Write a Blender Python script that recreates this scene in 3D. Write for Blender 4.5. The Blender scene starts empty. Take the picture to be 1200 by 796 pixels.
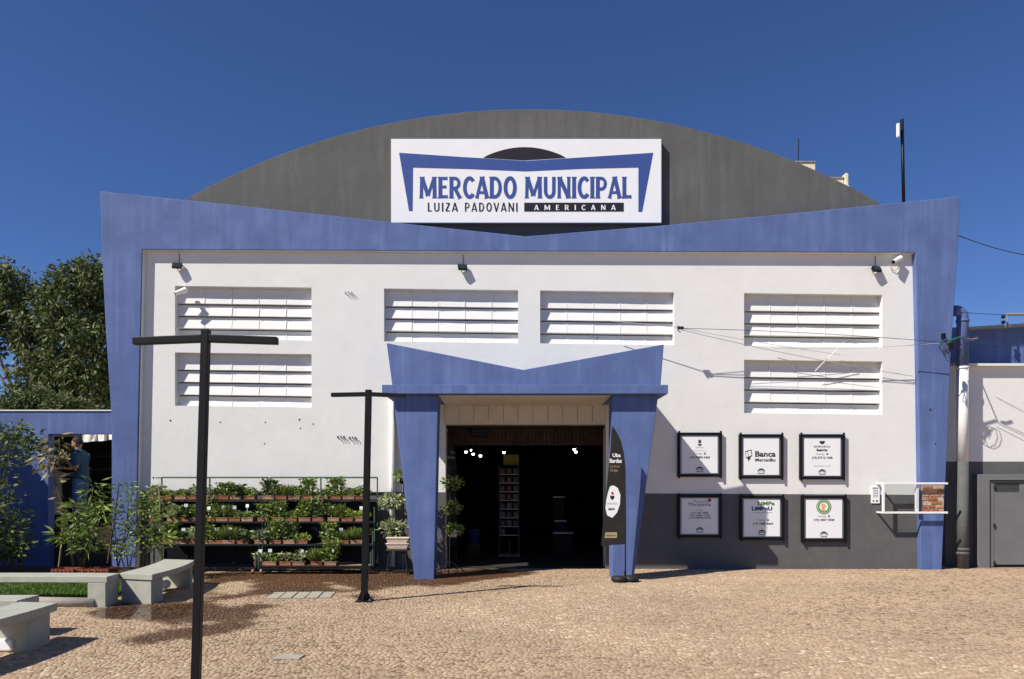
import bpy, bmesh, math, random
import numpy as np
from mathutils import Vector, Matrix
R = math.radians
random.seed(7)
rng = np.random.default_rng(11)
scn = bpy.context.scene
COL = scn.collection

# ------------------------------------------------------------------ camera, sky, sun, exposure
F, HZ, EYE = 870.0, 570.0, 1.65
cam_d = bpy.data.cameras.new('camera')
cam = bpy.data.objects.new('camera', cam_d); COL.objects.link(cam)
cam.location = (0, 0, EYE); cam.rotation_euler = (R(90), 0, 0)
cam_d.sensor_fit = 'HORIZONTAL'; cam_d.sensor_width = 36.0
cam_d.lens = 36.0 * F / 1200.0
cam_d.shift_y = (HZ - 398.0) / 1200.0
cam_d.clip_end = 3000
scn.camera = cam

SUN = Vector((0.80, 0.55, -1.0)).normalized()          # direction in which the light travels
world = bpy.data.worlds.new('World'); scn.world = world; world.use_nodes = True
wn = world.node_tree.nodes; wl = world.node_tree.links
bg = wn['Background']
sky = wn.new('ShaderNodeTexSky'); sky.sky_type = 'NISHITA'; sky.sun_disc = False
sky.sun_elevation = math.asin(-SUN.z)
sky.sun_rotation = math.atan2(-SUN.x, -SUN.y)
sky.altitude = 900; sky.air_density = 1.0; sky.dust_density = 0.0; sky.ozone_density = 3.0
clear = wn.new('ShaderNodeMix'); clear.data_type = 'RGBA'; clear.blend_type = 'MULTIPLY'; clear.inputs[0].default_value = 1.0
clear.inputs[7].default_value = (0.62, 0.82, 1.24, 1)       # the deep blue of a very dry, clear sky
wl.new(sky.outputs[0], clear.inputs[6]); wl.new(clear.outputs[2], bg.inputs['Color']); bg.inputs['Strength'].default_value = 0.060
sl = bpy.data.lights.new('sun', 'SUN'); sl.energy = 5.0; sl.angle = R(0.5); sl.color = (1.0, 0.945, 0.86)
so = bpy.data.objects.new('sun', sl); COL.objects.link(so)
so.rotation_euler = SUN.to_track_quat('-Z', 'Y').to_euler(); so.location = (-20, -15, 30)
scn.view_settings.view_transform = 'Standard'; scn.view_settings.look = 'None'
scn.view_settings.exposure = 0.36; scn.view_settings.gamma = 1.0

# ------------------------------------------------------------------ helpers
def P(px, py, Y):
    """a point that stands Y metres out, under pixel px, py of the photograph"""
    return ((px - 600.0) / F * Y, Y, EYE + (HZ - py) / F * Y)
def G(px, py, z=0.0):
    """a point at height z under pixel px, py"""
    Y = F * (EYE - z) / (py - HZ)
    return ((px - 600.0) / F * Y, Y, z)
def tag(o, label=None, cat=None, group=None, kind=None):
    if label: o['label'] = label
    if cat: o['category'] = cat
    if group: o['group'] = group
    if kind: o['kind'] = kind
    return o
def empty(name, loc, label, cat, group=None):
    o = bpy.data.objects.new(name, None); COL.objects.link(o); o.location = loc
    o.empty_display_size = 0.1
    return tag(o, label, cat, group)

class MB:
    def __init__(s): s.v = []; s.f = []; s.m = []
    def add(s, vs, fs, m=0):
        n = len(s.v); s.v += [tuple(map(float, v)) for v in vs]
        s.f += [tuple(n + i for i in f) for f in fs]; s.m += [m] * len(fs); return s
    def box(s, x0, x1, y0, y1, z0, z1, m=0):
        return s.add([(x0,y0,z0),(x1,y0,z0),(x1,y1,z0),(x0,y1,z0),(x0,y0,z1),(x1,y0,z1),(x1,y1,z1),(x0,y1,z1)],
                     [(0,1,5,4),(1,2,6,5),(2,3,7,6),(3,0,4,7),(4,5,6,7),(3,2,1,0)], m)
    def prism(s, poly, y0, y1, m=0):            # poly in x, z; extruded along y
        n = len(poly)
        a = sum(poly[i][0]*poly[(i+1)%n][1]-poly[(i+1)%n][0]*poly[i][1] for i in range(n))
        if a < 0: poly = poly[::-1]
        vs = [(x,y0,z) for x,z in poly] + [(x,y1,z) for x,z in poly]
        fs = [tuple(range(n)), tuple(range(2*n-1, n-1, -1))]
        fs += [(i, n+i, n+(i+1)%n, (i+1)%n) for i in range(n)]
        return s.add(vs, fs, m)
    def slab(s, poly, z0, z1, m=0):             # poly in x, y; extruded along z
        n = len(poly)
        a = sum(poly[i][0]*poly[(i+1)%n][1]-poly[(i+1)%n][0]*poly[i][1] for i in range(n))
        if a < 0: poly = poly[::-1]
        vs = [(x,y,z0) for x,y in poly] + [(x,y,z1) for x,y in poly]
        fs = [tuple(range(n-1,-1,-1)), tuple(range(n, 2*n))]
        fs += [(i, (i+1)%n, n+(i+1)%n, n+i) for i in range(n)]
        return s.add(vs, fs, m)
    def tube(s, pts, r, n=8, m=0, r1=None):
        pts = [Vector(p) for p in pts]; k = len(pts)
        rings = []
        up = Vector((0.13, 0.21, 1)).normalized()
        for i, p in enumerate(pts):
            d = (pts[min(i+1,k-1)] - pts[max(i-1,0)]).normalized()
            a = d.cross(up if abs(d.dot(up)) < .97 else Vector((1,0.1,0))).normalized(); b = d.cross(a)
            rr = r if r1 is None else r + (r1-r)*i/max(1,k-1)
            rings.append([p + (a*math.cos(2*math.pi*j/n) + b*math.sin(2*math.pi*j/n))*rr for j in range(n)])
        vs = [v for q in rings for v in q]
        fs = [(i*n+j, i*n+(j+1)%n, (i+1)*n+(j+1)%n, (i+1)*n+j) for i in range(k-1) for j in range(n)]
        fs += [tuple(range(n-1,-1,-1)), tuple((k-1)*n+j for j in range(n))]
        return s.add(vs, fs, m)
    def lathe(s, prof, c=(0,0,0), n=14, m=0):   # prof: (r, z)
        vs = [(c[0]+r*math.cos(2*math.pi*j/n), c[1]+r*math.sin(2*math.pi*j/n), c[2]+z) for r,z in prof for j in range(n)]
        k = len(prof)
        fs = [(i*n+j, i*n+(j+1)%n, (i+1)*n+(j+1)%n, (i+1)*n+j) for i in range(k-1) for j in range(n)]
        fs += [tuple(range(n-1,-1,-1)), tuple((k-1)*n+j for j in range(n))]
        return s.add(vs, fs, m)
    def build(s, name, mats, parent=None, bevel=0, smooth=False, loc=None):
        me = bpy.data.meshes.new(name); me.from_pydata(s.v, [], s.f); 
        for m in (mats if isinstance(mats, (list, tuple)) else [mats]): me.materials.append(m)
        if any(s.m): me.polygons.foreach_set('material_index', s.m)
        if smooth: me.polygons.foreach_set('use_smooth', [True]*len(s.f))
        me.update()
        o = bpy.data.objects.new(name, me); COL.objects.link(o)
        if parent is not None: put(o, parent)
        if loc is not None: recenter(o, loc)
        if bevel:
            b = o.modifiers.new('bevel', 'BEVEL'); b.width = bevel; b.segments = 2; b.limit_method = 'ANGLE'
        return o
def put(o, parent):                              # meshes are written in world space; keep them there
    o.parent = parent
    w = parent.location.copy(); p = parent.parent
    while p is not None: w += p.location; p = p.parent
    o.location = -w if o.location.length == 0 else o.location - w
def recenter(o, loc):                            # move the origin of an unparented mesh to loc
    me = o.data; me.transform(Matrix.Translation(-Vector(loc))); o.location = Vector(loc)
def catenary(a, b, sag, n=14):
    a, b = Vector(a), Vector(b)
    return [a.lerp(b, i/n) - Vector((0,0,sag*4*(i/n)*(1-i/n))) for i in range(n+1)]

# ------------------------------------------------------------------ materials
def mat(name, col, rough=0.8, var=0.08, scale=6.0, bump=0.0, bscale=60.0, streak=0.0, metal=0.0, spec=0.3, dirt=None, emit=None, attr=None):
    m = bpy.data.materials.new(name); m.use_nodes = True
    nt = m.node_tree; N = nt.nodes; L = nt.links; b = N['Principled BSDF']
    b.inputs['Roughness'].default_value = rough; b.inputs['Metallic'].default_value = metal
    b.inputs['Specular IOR Level'].default_value = spec
    if emit:
        b.inputs['Emission Color'].default_value = (*emit[0], 1); b.inputs['Emission Strength'].default_value = emit[1]
    tc = N.new('ShaderNodeNewGeometry')
    def noise(sc, det=6, vec=None):
        t = N.new('ShaderNodeTexNoise'); t.inputs['Scale'].default_value = sc; t.inputs['Detail'].default_value = det
        L.new(vec or tc.outputs['Position'], t.inputs['Vector']); return t.outputs['Fac']
    def mix(a, bb, fac, mode='MIX'):
        x = N.new('ShaderNodeMix'); x.data_type = 'RGBA'; x.blend_type = mode
        if isinstance(fac, float): x.inputs[0].default_value = fac
        else: L.new(fac, x.inputs[0])
        for i, c in ((6, a), (7, bb)):
            if isinstance(c, tuple): x.inputs[i].default_value = (*c[:3], 1)
            else: L.new(c, x.inputs[i])
        return x.outputs[2]
    def ramp(f, a, c):
        r = N.new('ShaderNodeMapRange'); r.inputs[1].default_value = a; r.inputs[2].default_value = c
        L.new(f, r.inputs[0]); return r.outputs[0]
    dark = tuple(c*(1-var*1.6) for c in col); lite = tuple(min(1, c*(1+var)) for c in col)
    out = mix(dark, lite, ramp(noise(scale), .3, .7))
    if attr:
        at = N.new('ShaderNodeAttribute'); at.attribute_name = 'tint'
        for i, c in enumerate(attr):
            lo = i/len(attr)
            out = mix(out, c, ramp(at.outputs['Fac'], lo, lo+1.0/len(attr)))
    if streak:
        mp = N.new('ShaderNodeMapping'); mp.inputs['Scale'].default_value = (1, 1, 0.06)
        L.new(tc.outputs['Position'], mp.inputs[0])
        s1 = ramp(noise(7, 5, mp.outputs[0]), .42, .72)
        s2 = ramp(noise(1.1, 3), .35, .65)
        mu = N.new('ShaderNodeMath'); mu.operation = 'MULTIPLY'; L.new(s1, mu.inputs[0]); L.new(s2, mu.inputs[1])
        mu2 = N.new('ShaderNodeMath'); mu2.operation = 'MULTIPLY'; L.new(mu.outputs[0], mu2.inputs[0]); mu2.inputs[1].default_value = streak
        out = mix(out, tuple(min(1, c*1.5+0.05) for c in col), mu2.outputs[0])
        s3 = ramp(noise(16, 6, mp.outputs[0]), .56, .75)
        mu3 = N.new('ShaderNodeMath'); mu3.operation = 'MULTIPLY'; L.new(s3, mu3.inputs[0]); mu3.inputs[1].default_value = streak*.8
        out = mix(out, tuple(c*0.72 for c in col), mu3.outputs[0])
    if dirt:
        f = ramp(noise(2.3, 9), .55, .72)
        mu = N.new('ShaderNodeMath'); mu.operation = 'MULTIPLY'; L.new(f, mu.inputs[0]); mu.inputs[1].default_value = dirt[1]
        out = mix(out, dirt[0], mu.outputs[0])
    L.new(out, b.inputs['Base Color'])
    if bump:
        bn = N.new('ShaderNodeBump'); bn.inputs['Strength'].default_value = bump; bn.inputs['Distance'].default_value = 0.02
        n1 = noise(bscale, 8); n2 = noise(bscale*.12, 4)
        ad = N.new('ShaderNodeMath'); L.new(n1, ad.inputs[0]); L.new(n2, ad.inputs[1])
        L.new(ad.outputs[0], bn.inputs['Height']); L.new(bn.outputs[0], b.inputs['Normal'])
    return m

def ground_mat(name, cols, wetcol):
    """paving: colour by the 'tint' of each stone, darkened and made glossy where 'wet' is high"""
    m = bpy.data.materials.new(name); m.use_nodes = True
    nt = m.node_tree; N = nt.nodes; L = nt.links; b = N['Principled BSDF']
    g = N.new('ShaderNodeNewGeometry')
    at = N.new('ShaderNodeAttribute'); at.attribute_name = 'tint'
    wt = N.new('ShaderNodeAttribute'); wt.attribute_name = 'wet'
    cr = N.new('ShaderNodeValToRGB'); L.new(at.outputs['Fac'], cr.inputs[0])
    el = cr.color_ramp.elements
    while len(el) < len(cols): el.new(0.5)
    for i, c in enumerate(cols): el[i].position = i/(len(cols)-1); el[i].color = (*c, 1)
    nz = N.new('ShaderNodeTexNoise'); nz.inputs['Scale'].default_value = 55; nz.inputs['Detail'].default_value = 6
    L.new(g.outputs['Position'], nz.inputs['Vector'])
    n2 = N.new('ShaderNodeTexNoise'); n2.inputs['Scale'].default_value = .7; n2.inputs['Detail'].default_value = 6
    L.new(g.outputs['Position'], n2.inputs['Vector'])
    def mul(a, f, lo, hi):
        r = N.new('ShaderNodeMapRange'); r.inputs[1].default_value = .3; r.inputs[2].default_value = .7
        r.inputs[3].default_value = lo; r.inputs[4].default_value = hi; L.new(f, r.inputs[0])
        x = N.new('ShaderNodeMix'); x.data_type = 'RGBA'; x.blend_type = 'MULTIPLY'; x.inputs[0].default_value = 1
        L.new(a, x.inputs[6]); L.new(r.outputs[0], x.inputs[7]); return x.outputs[2]
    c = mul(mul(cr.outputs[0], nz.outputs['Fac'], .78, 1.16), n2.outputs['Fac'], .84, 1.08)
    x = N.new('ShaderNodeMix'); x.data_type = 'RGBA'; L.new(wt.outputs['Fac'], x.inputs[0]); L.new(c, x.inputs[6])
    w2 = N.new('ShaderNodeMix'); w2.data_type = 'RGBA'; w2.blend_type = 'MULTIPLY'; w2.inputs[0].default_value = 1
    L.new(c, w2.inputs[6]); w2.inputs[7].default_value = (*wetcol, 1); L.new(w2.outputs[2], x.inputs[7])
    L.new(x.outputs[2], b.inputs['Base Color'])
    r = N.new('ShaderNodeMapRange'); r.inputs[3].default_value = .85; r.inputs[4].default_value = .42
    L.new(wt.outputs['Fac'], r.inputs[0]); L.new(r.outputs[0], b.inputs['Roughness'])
    b.inputs['Specular IOR Level'].default_value = .3
    bn = N.new('ShaderNodeBump'); bn.inputs['Strength'].default_value = .5; bn.inputs['Distance'].default_value = .01
    L.new(nz.outputs['Fac'], bn.inputs['Height']); L.new(bn.outputs[0], b.inputs['Normal'])
    return m

M = {}
M['white'] = mat('white_wall_paint', (.72,.715,.685), .85, .02, 2.0, .2, 60, dirt=((.62,.58,.52), .22))
M['white_s'] = mat('white_louver_paint', (.72,.715,.685), .8, .02, 5.0, .12, 50)
M['blue'] = mat('blue_wall_paint', (.088,.134,.300), .78, .06, 2.2, .25, 70, streak=.48)
M['grey'] = mat('grey_wall_paint', (.108,.108,.106), .8, .07, 1.8, .35, 42, streak=.12, dirt=((.17,.16,.15), .3))
M['gable'] = mat('weathered_grey_gable_paint', (.104,.104,.099), .85, .06, 1.6, .25, 40, streak=.34)
M['greydoor'] = mat('grey_door_paint', (.16,.162,.16), .55, .05, 3, .05, 50, streak=.15)
M['concrete'] = mat('bench_concrete', (.37,.375,.315), .85, .06, 5, .25, 90, dirt=((.30,.30,.25), .45))
M['black'] = mat('black_powder_coat', (.005,.005,.006), .5, .1, 20, 0, spec=.25)
M['iron'] = mat('dark_iron', (.016,.016,.018), .5, .2, 20, 0, spec=.3)
M['rackgreen'] = mat('green_rack_paint', (.06,.10,.065), .5, .15, 12, 0)
M['terracotta'] = mat('terracotta_plastic', (.29,.115,.055), .7, .2, 9, .05, 60)
M['terracotta2'] = mat('pale_terracotta', (.36,.20,.12), .75, .2, 9, .05, 60)
M['soil'] = mat('dark_soil', (.05,.034,.022), .95, .3, 30, .6, 60)
M['cream'] = mat('cream_panel', (.62,.56,.47), .75, .04, 4, .05, 50, streak=.1)
M['tagwhite'] = mat('white_tag_plastic', (.82,.82,.82), .5, .02, 5)
M['wood'] = mat('raw_timber', (.34,.24,.15), .8, .15, 12, .2, 60)
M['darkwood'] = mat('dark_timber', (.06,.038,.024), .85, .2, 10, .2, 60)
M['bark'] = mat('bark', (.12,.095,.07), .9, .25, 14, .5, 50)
M['inner'] = mat('interior_shade_colour', (.03,.029,.028), .9, .1, 2)  # near-black: the shade of the unlit interior is put into the colour
M['innerfloor'] = mat('shade_dark_floor_tile', (.035,.033,.03), .7, .1, 2)  # tile darkened as well, with the shade of the hall in its colour
M['brick'] = mat('old_brick', (.42,.15,.07), .9, .22, 25, .6, 90)
M['brick2'] = mat('pale_old_brick', (.55,.32,.19), .9, .22, 25, .6, 90)
M['mortar'] = mat('lime_mortar', (.50,.42,.31), .95, .15, 20, .6, 90)
M['signwhite'] = mat('sign_board_white', (.80,.80,.80), .4, .015, 3, spec=.4)
M['signblue'] = mat('sign_vinyl_blue', (.045,.085,.28), .45, .03, 4)
M['signblack'] = mat('sign_vinyl_black', (.022,.018,.022), .45, .03, 4)
M['print'] = mat('black_print', (.02,.02,.025), .5, 0.01, 4)
M['printblue'] = mat('blue_print', (.03,.05,.2), .5, 0.01, 4)
M['printgreen'] = mat('green_print', (.10,.24,.04), .5, 0.05, 4)
M['printred'] = mat('red_print', (.45,.03,.05), .5, 0.05, 4)
M['printorange'] = mat('orange_print', (.75,.38,.14), .5, 0.05, 4)
M['printgrey'] = mat('grey_print', (.22,.25,.30), .5, 0.05, 4)
M['gold'] = mat('gold_print', (.38,.30,.16), .5, 0.05, 4)
M['banner'] = mat('black_banner_cloth', (.022,.018,.017), .85, .1, 6, .05, 30)
M['rubber'] = mat('black_rubber', (.02,.02,.02), .6, .1, 6)
M['steel'] = mat('galvanised_steel', (.35,.36,.37), .4, .08, 9, metal=.7)
M['whitemetal'] = mat('white_metal', (.82,.82,.80), .4, .02, 9)
M['cable'] = mat('black_cable', (.02,.02,.025), .6, .05, 9)
M['cablepale'] = mat('pale_grey_cable', (.42,.42,.42), .6, .05, 9)
M['greenplastic'] = mat('green_insulator', (.015,.13,.08), .5, .1, 9)
M['cloth'] = mat('white_shade_cloth', (.78,.76,.70), .9, .05, 9, .3, 20)
M['redcrate'] = mat('red_plastic_crate', (.26,.075,.04), .6, .15, 8)
M['plate'] = mat('light_concrete_cover', (.36,.33,.27), .85, .08, 9, .3, 80)
M['pale'] = mat('pale_render', (.74,.66,.48), .85, .05, .6)
M['winglass'] = mat('dark_window_glass', (.03,.04,.05), .15, .05, 3)
M['roof'] = mat('roof_sheet', (.28,.27,.26), .6, .1, 2)
M['drum'] = mat('blue_black_drum', (.03,.035,.05), .5, .1, 4)

def leaf_mat(name, c0, c1, c2):
    m = mat(name, c0, .6, .1, 8, attr=(c1, c2), spec=.35)
    N = m.node_tree.nodes; L = m.node_tree.links; b = N['Principled BSDF']
    tr = N.new('ShaderNodeBsdfTranslucent'); src = b.inputs['Base Color'].links[0].from_socket
    L.new(src, tr.inputs['Color'])
    mx = N.new('ShaderNodeMixShader'); mx.inputs[0].default_value = .22
    L.new(b.outputs[0], mx.inputs[1]); L.new(tr.outputs[0], mx.inputs[2])
    L.new(mx.outputs[0], N['Material Output'].inputs['Surface']); return m
M['leaf_tree'] = leaf_mat('tree_leaves', (.045,.066,.016), (.10,.128,.036), (.23,.24,.09))
M['leaf_mid'] = leaf_mat('mid_green_leaves', (.08,.135,.02), (.17,.25,.04), (.36,.42,.12))
M['leaf_dark'] = leaf_mat('deep_green_leaves', (.035,.065,.014), (.08,.12,.03), (.17,.21,.06))
M['leaf_lime'] = leaf_mat('lime_leaves', (.16,.26,.03), (.30,.40,.06), (.45,.50,.10))
M['leaf_grey'] = leaf_mat('silvery_variegated_leaves', (.14,.18,.06), (.33,.38,.17), (.60,.60,.38))
M['leaf_dry'] = leaf_mat('dry_leaves', (.16,.13,.05), (.25,.22,.10), (.34,.30,.16))
M['flower'] = mat('white_petals', (.80,.78,.76), .7, .03, 6)
M['grass'] = leaf_mat('lawn_blades', (.05,.12,.015), (.09,.19,.02), (.16,.26,.05))
def glass(name, tint, alpha):
    m = bpy.data.materials.new(name); m.use_nodes = True; N = m.node_tree.nodes; L = m.node_tree.links
    tr = N.new('ShaderNodeBsdfTransparent'); tr.inputs[0].default_value = (*tint, 1)
    gl = N.new('ShaderNodeBsdfGlossy'); gl.inputs['Roughness'].default_value = .02
    fr = N.new('ShaderNodeFresnel'); fr.inputs[0].default_value = 1.45
    ge = N.new('ShaderNodeNewGeometry'); ms = N.new('ShaderNodeMath'); ms.operation = 'SUBTRACT'; ms.inputs[0].default_value = 1.0; L.new(ge.outputs['Backfacing'], ms.inputs[1])
    mu = N.new('ShaderNodeMath'); mu.operation = 'MULTIPLY'; L.new(fr.outputs[0], mu.inputs[0]); L.new(ms.outputs[0], mu.inputs[1])
    mx = N.new('ShaderNodeMixShader'); L.new(mu.outputs[0], mx.inputs[0]); L.new(tr.outputs[0], mx.inputs[1]); L.new(gl.outputs[0], mx.inputs[2])
    L.new(mx.outputs[0], N['Material Output'].inputs['Surface']); return m
M['glass'] = glass('clear_glass', (.84,.86,.85), .1)
M['water'] = glass('puddle_water', (.80,.70,.58), .1)

# ------------------------------------------------------------------ leaves, stems
def leaves(name, m, C, D, Ln, W, parent=None, tint=None, fold=.25, r=rng):
    """one small folded leaf at each row of C, pointing along D"""
    C = np.asarray(C, float); n = len(C); D = np.asarray(D, float)
    D /= np.linalg.norm(D, axis=1)[:, None] + 1e-9
    u = r.normal(size=(n, 3)); u[:, 2] *= .5
    S = np.cross(D, u); S /= np.linalg.norm(S, axis=1)[:, None] + 1e-9
    Nn = np.cross(S, D); Nn *= np.where(Nn[:, 2:3] < 0, -1, 1)
    Ln = np.broadcast_to(Ln, (n,))[:, None]; W = np.broadcast_to(W, (n,))[:, None]
    V = np.stack([C, C + D*Ln*.42 + S*W*.5 - Nn*W*fold, C + D*Ln - Nn*Ln*.12, C + D*Ln*.42 - S*W*.5 - Nn*W*fold], 1).reshape(-1, 3)
    I = (np.arange(n)*4)[:, None]
    Fc = np.concatenate([I + [0,1,2], I + [0,2,3]], 1).reshape(-1, 3)
    me = bpy.data.meshes.new(name)
    me.vertices.add(len(V)); me.vertices.foreach_set('co', V.ravel())
    me.loops.add(Fc.size); me.loops.foreach_set('vertex_index', Fc.ravel().astype(np.int32))
    me.polygons.add(len(Fc)); me.polygons.foreach_set('loop_start', np.arange(0, Fc.size, 3, dtype=np.int32))
    a = me.attributes.new('tint', 'FLOAT', 'POINT')
    t = r.random(n) if tint is None else np.asarray(tint)
    a.data.foreach_set('value', np.repeat(t, 4).astype(np.float32))
    me.materials.append(m); me.update(calc_edges=True); me.validate()
    o = bpy.data.objects.new(name, me); COL.objects.link(o)
    if parent is not None: put(o, parent)
    return o
def blob(c, rad, n, r=rng, shell=.5):
    d = r.normal(size=(n, 3)); d /= np.linalg.norm(d, axis=1)[:, None]
    q = (shell + (1-shell)*r.random(n))[:, None] ** .8
    return np.asarray(c) + d*q*np.asarray(rad), d

# ------------------------------------------------------------------ ground
def inpoly(px, py, poly):
    c = np.zeros(px.shape, bool); n = len(poly); j = n-1
    for i in range(n):
        xi, yi = poly[i]; xj, yj = poly[j]
        c ^= ((yi > py) != (yj > py)) & (px < (xj-xi)*(py-yi)/(yj-yi+1e-9)+xi); j = i
    return c
def pg(lst): return [G(a, b)[:2] for a, b in lst]
WET = [pg(q) for q in (
  [(226,672),(350,669),(500,668),(575,667),(640,672),(560,681),(480,687),(436,695),(425,705),(372,701),(330,712),(262,726),(226,734),(226,712),(296,708),(306,698),(250,704),(226,706),(226,690)],
  [(100,713),(130,710),(232,704),(232,729),(180,727),(120,728),(98,722)],
  [(138,760),(180,746),(232,733),(290,718),(290,726),(232,747),(170,758)])]
DRY = [pg(q) for q in ([(236,685),(300,680),(316,688),(296,696),(236,699)], [(300,701),(405,693),(425,697),(380,702),(330,709)], [(366,684),(420,688),(405,692),(380,690)])]
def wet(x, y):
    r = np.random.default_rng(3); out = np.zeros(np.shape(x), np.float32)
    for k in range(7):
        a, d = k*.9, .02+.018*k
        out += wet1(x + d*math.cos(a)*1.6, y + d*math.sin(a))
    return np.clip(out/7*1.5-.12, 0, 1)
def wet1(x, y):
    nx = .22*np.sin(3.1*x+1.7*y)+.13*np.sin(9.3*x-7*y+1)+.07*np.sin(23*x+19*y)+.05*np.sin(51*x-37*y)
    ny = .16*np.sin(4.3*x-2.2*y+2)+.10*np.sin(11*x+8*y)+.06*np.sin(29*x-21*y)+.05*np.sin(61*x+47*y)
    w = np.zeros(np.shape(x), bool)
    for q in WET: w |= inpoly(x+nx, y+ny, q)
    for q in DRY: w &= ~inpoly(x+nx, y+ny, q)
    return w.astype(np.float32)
tan = [(.17,.11,.07), (.33,.23,.145), (.42,.30,.19), (.47,.345,.22), (.36,.26,.175), (.66,.53,.37)]
M['paving'] = ground_mat('tan_paving_setts', tan, (.24,.155,.095))
M['grout'] = ground_mat('sandy_paving_joint', [(.31,.22,.14), (.40,.29,.19)], (.24,.155,.10))
xs = np.concatenate([[-900,-120,-40,-20], np.arange(-13, 13.01, .16), [20,40,120,900]])
ys = np.concatenate([[-60,-10,0], np.arange(4, 15.3, .16), [18,25,45,120,1800]])
X, Y = np.meshgrid(xs, ys); nx_, ny_ = len(xs), len(ys)
V = np.stack([X.ravel(), Y.ravel(), np.zeros(X.size)], 1)
i = (np.arange(ny_-1)[:, None]*nx_ + np.arange(nx_-1)[None]).ravel()
Q = np.stack([i, i+1, i+1+nx_, i+nx_], 1)
def npmesh(name, V, Q, m, attrs):
    me = bpy.data.meshes.new(name); k = Q.shape[1]
    me.vertices.add(len(V)); me.vertices.foreach_set('co', V.astype(np.float32).ravel())
    me.loops.add(Q.size); me.loops.foreach_set('vertex_index', Q.ravel().astype(np.int32))
    me.polygons.add(len(Q)); me.polygons.foreach_set('loop_start', np.arange(0, Q.size, k, dtype=np.int32))
    for an, av in attrs.items():
        a = me.attributes.new(an, 'FLOAT', 'POINT'); a.data.foreach_set('value', av.astype(np.float32))
    me.materials.append(m); me.update(calc_edges=True)
    o = bpy.data.objects.new(name, me); COL.objects.link(o); return o
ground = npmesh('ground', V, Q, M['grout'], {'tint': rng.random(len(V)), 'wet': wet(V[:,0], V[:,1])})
tag(ground, kind='structure')

def stones():
    sx, sy = .054, .045
    cs = []; ws = []
    for j, yy in enumerate(np.arange(4.9, 14.76, sy)):
        lim = min(.74*yy + 1.6, 12.5)
        wd = sx*rng.uniform(.72, 1.3, int(2*lim/sx*1.05)); x = -lim - rng.random()*sx + np.cumsum(wd) - wd/2
        cs.append(np.stack([x, np.full(len(x), yy)], 1)); ws.append(wd)
    c = np.concatenate(cs); wd = np.concatenate(ws); n = len(c)
    c[:, 0] += rng.normal(size=n)*.003; c[:, 1] += rng.normal(size=n)*.0055
    # the rows sway like hand laid fans
    ang = .16*np.sin(c[:,0]*.83+2.1*np.sin(c[:,1]*.61+c[:,0]*.17)) + rng.normal(size=n)*.11
    c[:, 1] += .045*np.sin(c[:,0]*.9+.5*np.sin(c[:,1]*.7))+.02*np.sin(c[:,0]*2.7+1.3*c[:,1])
    keep = (c[:,1] < 14.78) & (c[:,1] > 4.6)
    lawn = inpoly(c[:,0], c[:,1], pg([(-180,686),(112,686),(112,706),(-180,706)]))
    keep &= ~lawn
    for q in COVERS: keep &= ~inpoly(c[:,0], c[:,1], q)
    c = c[keep]; ang = ang[keep]; wd = wd[keep]; n = len(c)
    hx = (wd/2-.0028)*(1+rng.uniform(-.06,.04,n)); hy = (sy/2-.003)*(1+rng.uniform(-.14,.08,n))
    top = .0040 + rng.normal(size=n)*.0008
    tx = rng.normal(size=n)*.022; ty = rng.normal(size=n)*.028
    ca, sa = np.cos(ang), np.sin(ang)
    vs = []
    for ring, (s, z0) in enumerate(((1.0, -.004), (1.0, None), (.86, None))):
        for k, (ux, uy) in enumerate(((-1,-1),(1,-1),(1,1),(-1,1))):
            jx = rng.uniform(.86, 1.06, n) if ring == 1 else 1
            ax = ux*hx*s*jx; ay = uy*hy*s*jx
            x = c[:,0]+ax*ca-ay*sa; y = c[:,1]+ax*sa+ay*ca
            z = np.full(n, z0) if z0 is not None else (top - (.0012 if ring == 1 else 0) + ax*tx + ay*ty)
            vs.append(np.stack([x, y, z], 1))
    V = np.stack(vs, 1).reshape(-1, 3)
    I = (np.arange(n)*12)[:, None]
    f = []
    for a in (0, 4):
        for k in range(4): f.append(I + [a+k, a+(k+1)%4, a+4+(k+1)%4, a+4+k])
    f.append(I + [8, 9, 10, 11])
    Q = np.stack(f, 1).reshape(-1, 4)
    big = .5+.5*np.sin(c[:,0]*.7+1.3*np.sin(c[:,1]*.8))
    t = np.clip(rng.beta(1.1, 1.1, n)*.85+.15*big, 0, 1)
    w = wet(c[:,0], c[:,1])
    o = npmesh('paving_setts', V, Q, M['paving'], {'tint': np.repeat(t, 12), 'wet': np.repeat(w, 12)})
    o.parent = ground; tag(o, kind='stuff'); return o
COVERS = [pg([(308,702.5),(318,694.5),(396,693.5),(390,701.5)]), pg([(318,773.5),(326,767.5),(359,768),(352,774)])]
stones()

# drain cover slabs and the square cover
def cover(pts, label, cat, m, cuts):
    a, b, c, d = [Vector(G(*p)) for p in pts]      # near-left, far-left, far-right, near-right
    base = (a+b+c+d)/4
    t = empty('drain_cover' if cuts > 1 else 'access_cover', base, label, cat)
    for k in range(cuts):
        u0 = k/cuts+.01; u1 = (k+1)/cuts-.01
        q = [a.lerp(d,u0), a.lerp(d,u1), b.lerp(c,u1), b.lerp(c,u0)]
        MB().slab([(v.x, v.y) for v in q], .001, .014+.004*(k%2)).build('cover_slab', m, t, bevel=.003)
    return t
cover([(311,702),(321,695),(394,694.5),(388,701)], 'row of pale concrete drain slabs in the wet paving left of the slim lamp post', 'drain cover', M['plate'], 5)
cover([(319,773),(327,768),(358,768.5),(351,773.5)], 'small pale square access cover set in the dry tan paving', 'access cover', M['plate'], 1)

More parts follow.
